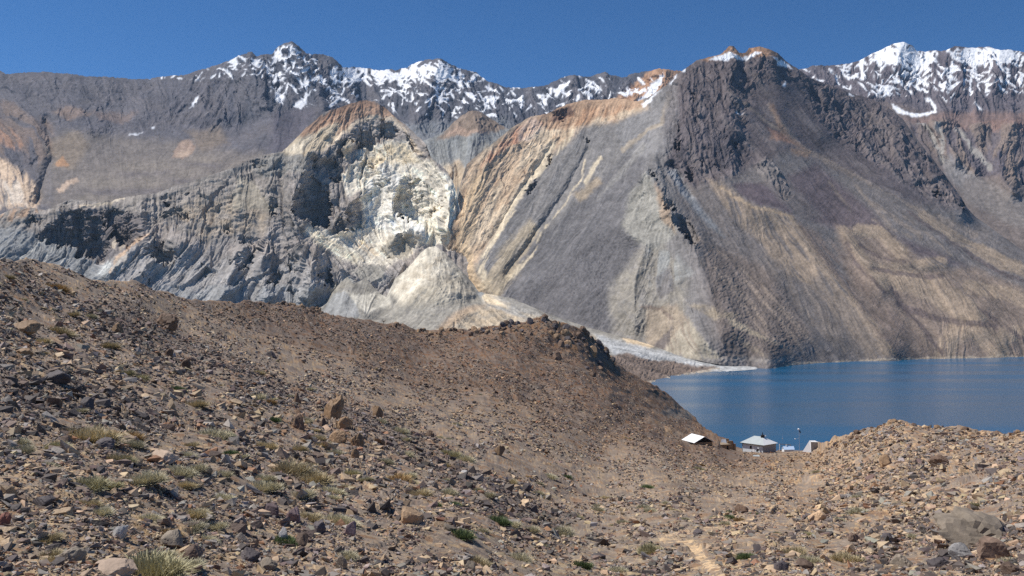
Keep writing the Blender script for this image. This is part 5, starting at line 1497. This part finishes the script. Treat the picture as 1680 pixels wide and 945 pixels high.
SL = [(90, 474, 38, 'brown', 'brown domed bush high on the left slope near the skyline'), (13, 458, 18, 'dry', 'small straw bush on the skyline at the far left'),
      (118, 516, 22, 'dry', 'straw bush in the dark stones left of its grey neighbour'), (148, 522, 18, 'sage', 'small grey bush right of the straw bush in the dark stones'),
      (95, 541, 50, 'dry', 'wide flat straw bush above the orange crag'), (180, 569, 28, 'dry', 'flat straw bush alone on the rubble below the rusty scree'),
      (207, 615, 24, 'olive', 'pale olive bush of the touching pair on the left slope'), (228, 619, 26, 'olive', 'lower olive bush of the touching pair on the left slope'),
      (291, 638, 24, 'green', 'bright green bush highest on the left slope'), (322, 670, 36, 'dry', 'golden straw bush between the green bush and the big sage bush'),
      (343, 712, 62, 'sage', 'big round sage bush with a shaded foot'), (150, 720, 74, 'dry', 'large sprawling straw bush, left of the joined pair'), (206, 714, 54, 'brown', 'large sprawling brownish bush, right of the joined pair'),
      (420, 660, 28, 'sage', 'round grey bush by the upper gully'), (448, 688, 20, 'green', 'small green bush above the rock tooth'), (425, 612, 18, 'dry', None), (508, 637, 18, 'sage', None),
      (32, 735, 38, 'sage', 'sage bush near the left edge beside the sprawling straw bush'), (95, 732, 36, 'olive', None), (218, 733, 32, 'sage', None),
      (234, 802, 72, 'sage', 'big pale sage bush in the middle of the lower left rubble'), (140, 806, 62, 'olive', 'wide olive bush left of the big pale sage bush'), (292, 783, 52, 'sage', None), (305, 748, 30, 'sage', None), (362, 785, 34, 'sage', None),
      (380, 746, 24, 'green', 'bright green tuft right of the pinkish flat slab'), (437, 731, 32, 'dry', 'straw tuft upper of the pair left of the gully'), (490, 740, 28, 'dry', None),
      (470, 782, 70, 'dry', 'upper half of the long straw bush spilling down the slope'), (508, 797, 60, 'dry', 'middle of the long straw bush spilling down the slope'), (540, 812, 48, 'sage', 'grey lower end of the long straw bush spilling down the slope'),
      (430, 804, 58, 'sage', 'low pale bush just below the long straw bush'), (240, 944, 112, 'olive', 'largest bush, olive and straw, cut by the bottom edge'),
      (500, 690, 22, 'sage', None), (520, 719, 26, 'dry', None), (530, 732, 26, 'dry', None), (549, 745, 28, 'sage', 'grey bush beside the low tan crag'), (510, 763, 24, 'dry', None), (576, 774, 28, 'olive', 'olive grey bush at the foot of the pointed crag'),
      (620, 687, 26, 'sage', None), (655, 711, 30, 'sage', 'flat sage cushion on the gully rim'), (590, 680, 10, 'green', None), (718, 716, 18, 'sage', None), (735, 719, 18, 'sage', None), (750, 706, 14, 'olive', None), (630, 767, 26, 'sage', None), (658, 748, 36, 'sage', None),
      (650, 791, 42, 'brown', 'dense brown bush in the middle of the gully'), (675, 788, 22, 'sage', 'pale bush touching the dense brown bush'), (730, 737, 24, 'olive', None), (742, 747, 26, 'olive', None), (760, 752, 30, 'sage', None), (733, 758, 22, 'dry', None),
      (780, 805, 22, 'olive', 'yellowish green bush by the white slab'), (732, 815, 32, 'sage', None), (716, 828, 14, 'green', None), (747, 830, 18, 'green', 'vivid green tuft on the dark rubble'), (800, 813, 22, 'sage', None), (838, 790, 20, 'dry', None), (882, 809, 18, 'sage', None),
      (818, 862, 38, 'green', 'wide green bush low in the gully'), (840, 868, 26, 'sage', None), (930, 788, 14, 'green', None), (945, 853, 24, 'olive', None), (870, 876, 30, 'sage', None), (918, 878, 40, 'sage', 'pale spreading bush on the sandy floor'), (782, 922, 42, 'dry', 'faded straw bush near the bottom of the gully'), (850, 917, 36, 'sage', None), (955, 934, 34, 'green', 'green bush at the bottom edge in the sandy floor'),
      (760, 882, 12, 'green', None), (1063, 801, 18, 'green', 'green bush on the sandy slope above the path'), (980, 843, 22, 'sage', None), (1055, 835, 20, 'sage', None), (1093, 828, 14, 'sage', None), (1200, 842, 20, 'green', 'upper green tuft left of the path'), (1196, 852, 18, 'green', 'middle green tuft left of the path'), (1190, 862, 16, 'sage', None), (1238, 846, 12, 'green', None),
      (1410, 810, 22, 'sage', 'grey bush on the slope between path and knoll'), (1223, 913, 28, 'green', 'bright green cushion beside the sandy path'), (1067, 910, 38, 'olive', 'olive cushion left of the sandy path near the bottom'), (1330, 915, 34, 'sage', None), (1275, 884, 12, 'green', None), (1300, 905, 40, 'dry', None), (1375, 858, 20, 'sage', None), (1148, 772, 18, 'olive', 'yellow green patch below the flat roofed hut'), (1151, 768, 12, 'brown', None), (1340, 780, 14, 'sage', None), (1500, 880, 20, 'sage', None), (1390, 915, 46, 'dry', 'low straw bush between broken grey rocks')]
for i, (u, v, w_, k, lab) in enumerate(SL):
    shrub(u, v, w_, k, lab, .8 if w_ > 40 else 1.0, i)
rr = np.random.default_rng(41)
for i in range(120):
    for _ in range(30):
        u, v = rr.uniform(0, 1680), rr.uniform(450, 940)
        s_ = float(np.interp(u, NU, vs))
        if v < s_ + 12 or float(gmask(pathm, u, v)) > .2:
            continue
        pr = .15 + .85 * math.exp(-(((u - 700) / 320) ** 2 + ((v - 790) / 90) ** 2)) + .45 * math.exp(-(((u - 1100) / 220) ** 2 + ((v - 870) / 70) ** 2)) + .3 * (u < 620) * (v > 560)
        if float(ground(u, v)[1]) > 230:
            pr *= .12
        if rr.uniform() < pr:
            break
    yy = float(ground(u, v)[1])
    w_ = float(np.clip(rr.lognormal(math.log(.42), .35) * F / yy, 6, 40))
    k = str(rr.choice(['sage', 'sage', 'dry', 'dry', 'olive', 'green', 'brown'], p=[.26, .22, .18, .14, .09, .05, .06]))
    shrub(u, v, w_, k, None, rr.uniform(.6, .95), i)


# ------------------------------------------------------------------ buildings by the lake
def plain(name, rgb, rough=.8, noise=.18, scale=2.0, metal=0.0, spec=.2):
    m, t, b = new_mat(name, rough, spec)
    tc = node(t, 'ShaderNodeTexCoord')
    nz = node(t, 'ShaderNodeTexNoise')
    nz.inputs['Scale'].default_value = scale
    nz.inputs['Detail'].default_value = 5
    t.links.new(tc.outputs['Object'], nz.inputs['Vector'])
    cr = node(t, 'ShaderNodeValToRGB')
    c = lin(rgb)
    cr.color_ramp.elements[0].position = .3
    cr.color_ramp.elements[0].color = (*(c * (1 - noise)), 1)
    cr.color_ramp.elements[1].position = .7
    cr.color_ramp.elements[1].color = (*np.minimum(c * (1 + noise), .9), 1)
    t.links.new(nz.outputs['Fac'], cr.inputs[0])
    t.links.new(cr.outputs[0], b.inputs['Base Color'])
    b.inputs['Metallic'].default_value = metal
    return m


WHITEWASH = plain('whitewashed_wall', (214, 222, 228), .9, .08)
SHADEWALL = plain('wall_shade_grey', (158, 158, 158), .9, .12)  # grey for the walls away from the sun, shade put into the colour
TIN = plain('tin_roof', (176, 182, 182), .5, .06, 1.2, 0, .4)
TINW = plain('white_tin_roof', (236, 236, 234), .5, .04, 1.2, 0, .4)
MUD = plain('mud_brick', (166, 138, 106), .95, .18, 1.5)
BLACK = plain('dark_opening_and_shade', (34, 32, 32), .9, .1)  # black of the openings, also paints the shade in the barn gable
DARKM = plain('dark_metal', (46, 44, 46), .5, .1)
BLUE = plain('pale_blue_roof', (178, 200, 226), .5, .06)
WHITE = plain('white_paint', (232, 234, 236), .5, .04)
GALV = plain('galvanised_pipe', (178, 182, 186), .45, .06)
WOOD = plain('weathered_wood', (150, 132, 110), .9, .15)
SOLAR = plain('solar_panel', (26, 30, 44), .25, .1, 3, 0, .5)
RED = plain('red_frame', (150, 44, 36), .7, .1)


def poly_obj(name, verts, faces, mat, parent=None, thick=0.0):
    bm = bmesh.new()
    vv = [bm.verts.new(v) for v in verts]
    for f in faces:
        bm.faces.new([vv[i] for i in f])
    bmesh.ops.recalc_face_normals(bm, faces=bm.faces)
    if thick:
        bmesh.ops.solidify(bm, geom=bm.faces[:], thickness=thick)
    me = bpy.data.meshes.new(name)
    bm.to_mesh(me)
    bm.free()
    return link(name, me, mat, parent)


def block(name, o, a, b, h, mat, parent=None):
    """A box from corner o along vectors a and b and up by h."""
    o, a, b = Vector(o), Vector(a), Vector(b)
    z = Vector((0, 0, h))
    v = [o, o + a, o + a + b, o + b]
    v += [x + z for x in v]
    return poly_obj(name, v, [(0, 1, 2, 3), (4, 5, 6, 7), (0, 1, 5, 4), (1, 2, 6, 5), (2, 3, 7, 6), (3, 0, 4, 7)], mat, parent)


def pipe(name, p, q, r, mat, parent=None, seg=8, r2=None):
    p, q = Vector(p), Vector(q)
    d = (q - p)
    L = d.length
    bm = bmesh.new()
    bmesh.ops.create_cone(bm, cap_ends=True, segments=seg, radius1=r, radius2=r if r2 is None else r2, depth=L)
    M = Matrix.Translation((p + q) / 2) @ d.to_track_quat('Z', 'Y').to_matrix().to_4x4()
    bmesh.ops.transform(bm, matrix=M, verts=bm.verts)
    me = bpy.data.meshes.new(name)
    bm.to_mesh(me)
    bm.free()
    return link(name, me, mat, parent)


def ball(name, c, r, mat, parent=None, squash=(1, 1, 1)):
    bm = bmesh.new()
    bmesh.ops.create_icosphere(bm, subdivisions=2, radius=r)
    bmesh.ops.scale(bm, vec=squash, verts=bm.verts)
    bmesh.ops.translate(bm, vec=c, verts=bm.verts)
    me = bpy.data.meshes.new(name)
    bm.to_mesh(me)
    bm.free()
    for p in me.polygons:
        p.use_smooth = True
    return link(name, me, mat, parent)


def dish(name, c, nrm, r, mat, parent=None):
    """A shallow antenna bowl facing nrm."""
    bm = bmesh.new()
    rings = []
    for k in range(5):
        rr_ = r * k / 4
        z = .28 * r * (k / 4) ** 2
        rings.append([bm.verts.new((rr_ * math.cos(t), rr_ * math.sin(t), z)) for t in np.linspace(0, 2 * math.pi, 17)[:-1]] if k else [bm.verts.new((0, 0, 0))])
    for k in range(1, 5):
        for j in range(16):
            if k == 1:
                bm.faces.new((rings[0][0], rings[1][j], rings[1][(j + 1) % 16]))
            else:
                bm.faces.new((rings[k - 1][j], rings[k][j], rings[k][(j + 1) % 16], rings[k - 1][(j + 1) % 16]))
    bmesh.ops.solidify(bm, geom=bm.faces[:], thickness=.03)
    M = Matrix.Translation(Vector(c)) @ Vector(nrm).to_track_quat('Z', 'Y').to_matrix().to_4x4()
    bmesh.ops.transform(bm, matrix=M, verts=bm.verts)
    me = bpy.data.meshes.new(name)
    bm.to_mesh(me)
    bm.free()
    return link(name, me, mat, parent)


def empty(name, loc, label, cat, group=None):
    o = bpy.data.objects.new(name, None)
    COL.objects.link(o)
    o.location = loc
    bpy.context.view_layer.update()
    return tag(o, label, cat, group)


def adopt(root, kids):
    """Parts were shaped in world space: keep them there under their thing."""
    M = Matrix.Translation(root.location).inverted()
    for k in kids:
        k.parent = root
        k.matrix_parent_inverse = M


# white house with the hipped roof
A = Vector(at(1252, 743.5, float(ground(1252, 743)[1])))
lv, rv, up = Vector((-.65, .76, 0)), Vector((.76, .65, 0)), Vector((0, 0, 1))
LL, LR, WH = 8.3, 7.4, 2.75
B0 = A - up * 1.2
hs = empty('house', A, 'white house with a hipped tin roof and a dark water tank on top', 'house')
w1 = poly_obj('side_wall', [B0, B0 + lv * LL, A + lv * LL + up * WH, A + up * WH], [(0, 1, 2, 3)], WHITEWASH, None, .25)
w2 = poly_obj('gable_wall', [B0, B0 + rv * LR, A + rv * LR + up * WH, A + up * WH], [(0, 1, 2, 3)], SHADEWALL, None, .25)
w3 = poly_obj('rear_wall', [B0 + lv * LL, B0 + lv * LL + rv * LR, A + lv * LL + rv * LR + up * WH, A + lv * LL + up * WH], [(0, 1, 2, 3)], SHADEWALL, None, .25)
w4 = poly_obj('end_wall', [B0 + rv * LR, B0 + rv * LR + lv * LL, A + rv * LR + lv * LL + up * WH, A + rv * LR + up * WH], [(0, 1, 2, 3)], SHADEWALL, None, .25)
ov = .6
E = [A - lv * ov - rv * ov, A + lv * (LL + ov) - rv * ov, A + lv * (LL + ov) + rv * (LR + ov), A - lv * ov + rv * (LR + ov)]
E = [e + up * (WH - .02) for e in E]
r1 = A + rv * LR / 2 + lv * 2.6 + up * (WH + 2.15)
r2 = A + rv * LR / 2 + lv * (LL - 2.2) + up * (WH + 2.15)
rf = [poly_obj('roof_slope', [E[0], E[1], r2, r1], [(0, 1, 2, 3)], TIN, None, .06), poly_obj('roof_hip', [E[0], E[3], r1], [(0, 1, 2)], TINW, None, .06),
      poly_obj('roof_slope', [E[3], E[2], r2, r1], [(0, 1, 2, 3)], TIN, None, .06), poly_obj('roof_hip', [E[1], E[2], r2], [(0, 1, 2)], TIN, None, .06)]
fascia = poly_obj('eave_board', [E[0] - up * .22, E[1] - up * .22, E[1] - up * .03, E[0] - up * .03], [(0, 1, 2, 3)], DARKM, None, .05)
soff = poly_obj('eave_ceiling', [e - up * .1 for e in E], [(0, 1, 2, 3)], WOOD)
out = -rv * .06


def on_wall(s, h0, wd, hh, name, mat, proud=.05):
    o = A + lv * s - rv * proud + up * h0
    return block(name, o, lv * wd, rv * .04, hh, mat)


win = on_wall(4.45, .95, .75, 1.0, 'window', BLACK)
dr = on_wall(3.35, -.1, .8, 1.85, 'door', WHITE)
kids = [w1, w2, w3, w4, *rf, fascia, soff, win, dr]
adopt(hs, kids)
fr = on_wall(4.33, .83, .99, 1.24, 'window_frame', WHITE, .02)
adopt(hs, [fr])
c1 = A + lv * 1.5 - rv * .9 + up * .75
dd = empty('satellite_dish', A + lv * 1.5 - rv * .9, 'dark satellite dish standing in front of the white house wall', 'satellite dish')
adopt(dd, [dish('bowl', c1, (-.8, -.5, .5), .55, DARKM), pipe('post', A + lv * 1.5 - rv * .9 - up * .8, c1, .04, GALV)])
c2 = A + lv * 1.6 - rv * .35 + up * 1.7
dd = empty('satellite_dish', A + lv * 1.6 - rv * .12 + up * 1.7, 'small white satellite dish fixed on the house wall above the dark dish', 'satellite dish')
adopt(dd, [dish('bowl', c2, (-.8, -.5, .4), .36, WHITE), pipe('bracket', A + lv * 1.6 - rv * .12 + up * 1.7, c2, .03, GALV)])
tk = r1 + lv * .1 - up * .25
tank = empty('water_tank', tk, 'dark tank with a stub pipe on the roof ridge of the white house', 'tank')
adopt(tank, [pipe('drum', tk, tk + up * .85, .62, DARKM, None, 16), pipe('lid', tk + up * .85, tk + up * 1.05, .5, DARKM, None, 16, .2), pipe('stub_pipe', tk + up * 1.0, tk + up * 1.75, .13, DARKM)])
c3 = r1 - lv * .5 + rv * .55 + up * .35
dd = empty('roof_dish', c3 - up * .6, 'little white dish on the hip of the house roof beside the tank', 'satellite dish')
adopt(dd, [dish('bowl', c3, (-.3, -.9, .3), .34, WHITE), pipe('post', c3 - up * .9, c3, .03, GALV)])
# scrap sheet on the ground in front
p = Vector(ground(1241, 749))
o = poly_obj('metal_sheet', [p + Vector((-.9, 0, .12)), p + Vector((.9, -.3, .12)), p + Vector((1.0, .5, .42)), p + Vector((-.8, .7, .42))], [(0, 1, 2, 3)], TIN, None, .05)
tag(o, 'small pale metal sheet lying on the ground before the white house', 'metal sheet')

# barn with the white gabled roof
RB = Vector(at(1156, 716.3, 262))
rdir = Vector((2.3, -7.0, 0)).normalized()
perp = Vector((rdir.y, -rdir.x, 0))
far = RB - rdir * 7.6
sp, dz = 3.5, 1.75
L0, L1 = RB + perp * sp - up * dz, far + perp * sp - up * dz
R0, R1 = RB - perp * sp - up * dz, far - perp * sp - up * dz
gz = -3.2
barn = empty('barn', (RB.x, RB.y, RB.z - 4.4), 'low mud barn with a wide white tin gable roof against the hill', 'barn')
kids = [poly_obj('roof_slope', [RB, far, L1, L0], [(0, 1, 2, 3)], TINW, None, .08), poly_obj('roof_slope', [RB, far, R1, R0], [(0, 1, 2, 3)], TINW, None, .08)]
iw = 2.9
gi = RB - rdir * .5 - up * 1.75
kids.append(block('mud_wall', gi + perp * iw - up * 2.8, -perp * 2 * iw, -rdir * 6.6, 2.79, MUD))
kids.append(poly_obj('gable_shade', [gi + perp * (sp - .5) + up * .05, gi - perp * (sp - .5) + up * .05, RB - rdir * .5 - up * .22], [(0, 1, 2)], BLACK, None, .04))  # flat black triangle painting the gable's shade
kids.append(poly_obj('eave_board', [L0 - up * .28, L1 - up * .28, L1 - up * .1, L0 - up * .1], [(0, 1, 2, 3)], DARKM, None, .04))
adopt(barn, kids)

# flat roofed mud hut, ruined shed, white panel
hz = float(ground(1190, 737)[1])
h0 = Vector(at(1176, 738, 292))
hx, hy = Vector((.93, .36, 0)), Vector((-.36, .93, 0))
hut = empty('mud_hut', h0, 'flat roofed mud hut with a small black doorway below the barn', 'hut')
kids = [block('hut_wall', h0 - up * 1.3, hx * 5.0, hy * 4, 2.7, MUD), block('flat_roof', h0 - hx * .3 - hy * .3 + up * 1.402, hx * 5.6, hy * 4.6, .22, WOOD), block('doorway', h0 + hx * 3.9 - hy * .03 - up * .4, hx * .62, hy * .06, 1.5, BLACK)]
adopt(hut, kids)
s0 = Vector(at(1194, 736, 306))
shed = empty('ruined_shed', s0, 'roofless ruined shed of pale mud brick with a red door frame', 'shed')
kids = [block('front_wall', s0 - up, hx * 2.1, hy * .4, 3.6, MUD), block('side_wall', s0 + hx * 2.14 + hy * .2 - up, hx * .4, hy * 2.6, 3.0, MUD), block('stub_wall', s0 + hx * 2.58 - up, hx * .75, hy * .4, 2.5, MUD), block('rear_wall', s0 + hy * 2.84 - up, hx * 2.5, hy * .4, 3.9, MUD), block('door_frame', s0 + hx * 2.0 - hy * .05 + up * 1.3, hx * .18, hy * .04, 1.2, RED)]
adopt(shed, kids)
q0 = Vector(at(1188, 725, 300))
pan = empty('white_panel', q0 - up * .9, 'tilted white panel on a stand on the hut roof', 'panel')
adopt(pan, [poly_obj('board', [q0 + Vector((-1.1, .2, -.45)), q0 + Vector((.95, -.3, -.75)), q0 + Vector((.6, .3, .9)), q0 + Vector((-.75, .5, .85))], [(0, 1, 2, 3)], WHITE, None, .08), pipe('stand', q0 - up * 1.1, q0 + Vector((0, .35, 0)), .06, WOOD)])

# gate frame, little blue roofed shed
g1 = Vector(at(1279, 741, 318))
gate = empty('gate_frame', g1, 'pale wooden gate frame behind the right end of the white house', 'frame')
g2 = Vector(at(1297, 741, 322))
adopt(gate, [pipe('post', g1 - up * .6, g1 + up * 2.7, .13, WHITE), pipe('post', g2 - up * .6, g2 + up * 2.5, .1, WOOD), pipe('beam', g1 + up * 2.72, g2 + up * 2.52, .09, WOOD), block('foot_wall', g1 + Vector((-.5, .2, -.8)), (1.5, .2, 0), (0, .4, 0), 1.3, MUD)])
b0 = Vector(at(1286.5, 741.5, 308))
bx_, by_ = Vector((.98, .12, 0)), Vector((-.12, .98, 0))
bs = empty('small_shed', b0, 'small white shed with a sloping pale blue roof beside the mast', 'shed')
e1 = b0 + up * .75 - by_ * .25 - bx_ * .15
e2 = e1 + bx_ * 3.9
t1_, t2_ = e1 + by_ * 1.7 + up * .95 + bx_ * .3, e2 + by_ * 1.7 + up * .95 + bx_ * .45
adopt(bs, [block('shed_wall', b0 - up * .8, bx_ * 3.5, by_ * 1.9, 1.5, WHITE), poly_obj('roof', [e1, e2, t2_, t1_], [(0, 1, 2, 3)], BLUE, None, .06), block('back_wall', b0 + by_ * 1.55 + up * .705, bx_ * 3.4, by_ * .2, .75, WHITE)])
v0 = t1_ + bx_ * 1.3
vent = pipe('vent_pipe', v0 - up * .05, v0 + up * .6, .2, WHITE, bs)
vent.matrix_parent_inverse = Matrix.Translation(bs.location).inverted()

# weather mast
m0 = Vector(at(1311.5, 742, 292))
mast = empty('mast', m0, 'tall grey mast with a white lamp, a dark panel and a side arm', 'mast')
mt = Vector(at(1311, 706, 292))
bl = Vector(at(1310.2, 704.2, 292))
ar = Vector(at(1304.5, 720, 292))
adopt(mast, [pipe('pole', m0 - up * .8, mt, .055, GALV), ball('lamp', bl, .34, WHITE), poly_obj('solar_panel', [mt + Vector((-.1, -.12, .15)), mt + Vector((.38, -.1, -.1)), mt + Vector((.5, -.3, -.95)), mt + Vector((.08, -.32, -.75))], [(0, 1, 2, 3)], SOLAR, None, .05), pipe('arm', ar, Vector((mt.x, mt.y, ar.z + .15)), .03, GALV), ball('sensor', ar, .22, WHITE, None, (1, 1, .8))])
# thin aerial behind the house, and a finer one
for (u, v0_, v1_, yy, lab) in [(1235.5, 736, 677, 332, 'thin pale aerial pole rising behind the white house'), (1284, 736, 713, 326, 'short thin aerial with a small box between house and mast')]:
    a0, a1 = Vector(at(u, v0_, yy)), Vector(at(u, v1_, yy))
    ae = empty('aerial', a0, lab, 'aerial')
    mid = a0 + (a1 - a0) * .7
    adopt(ae, [pipe('pole', a0 - up, mid, .018, GALV), pipe('whip', mid, a1, .03 if yy > 330 else .015, WHITE)])
    if yy < 330:
        adopt(ae, [block('box', mid - Vector((.15, .1, 0)), (.3, 0, 0), (0, .2, 0), .25, GALV)])
# right hut with the steep white side
t0 = Vector(at(1331.5, 737, 272))
ta_, tb_ = Vector((.97, .25, 0)), Vector((-.75, .66, 0))
W_, D_, HH = 2.3, 2.6, 2.0
hut2 = empty('steep_hut', t0, 'small hut with a steep white side and a grey shaded wall on the knoll edge', 'hut')
P0, P1, P2, P3 = t0, t0 + ta_ * W_, t0 + ta_ * W_ + tb_ * D_, t0 + tb_ * D_
topl, topr = P0 + up * 2.1 + tb_ * .5, P1 + up * 2.1 + tb_ * .5
T0, T1 = P0 + up * 2.15 + tb_ * .15, P1 + up * 2.0 - ta_ * .1
T3, T2 = P0 + up * 2.45 + tb_ * 1.0 + ta_ * .3, P1 + up * 2.4 + tb_ * 1.1
adopt(hut2, [poly_obj('shaded_wall', [P0 - up, P1 - up, T1, T0], [(0, 1, 2, 3)], SHADEWALL, None, .08), poly_obj('steep_side', [P0 - up - ta_ * .1, P3 - up - ta_ * .3, T3, T0 - ta_ * .06], [(0, 1, 2, 3)], WHITE, None, .06), poly_obj('roof', [T0 - ta_ * .1 - tb_ * .1 + up * .05, T1 + up * .05 - tb_ * .1 + ta_ * .1, T2 + up * .05, T3 + up * .05], [(0, 1, 2, 3)], TINW, None, .06), poly_obj('rear_wall', [P3 - up, P2 - up, T2, T3], [(0, 1, 2, 3)], SHADEWALL, None, .06), poly_obj('end_wall', [P1 - up, P2 - up, T2, T1], [(0, 1, 2, 3)], SHADEWALL, None, .06)])

# dead shrub on the skyline
p = Vector(ground(630, 530))
k = p.y / F
ds = empty('dead_shrub', p, 'bare leaning dead shrub on the hill skyline below the landslide', 'shrub')
stem = pipe('stem', p - up * .5, p + Vector((-1 * k, 0, 5 * k)), .5 * k, WOOD, None, 6, .3 * k)
kids = [stem]
for dx, dzz in ((-5, 11), (-2, 12), (3, 12), (7, 10), (5, 7), (-4, 7), (8, 13)):
    kids.append(pipe('branch', p + Vector((-1 * k, 0, 4.6 * k)), p + Vector((dx * k, random.uniform(-1, 1) * k, dzz * k)), .3 * k, WOOD, None, 5, .1 * k))
adopt(ds, kids)
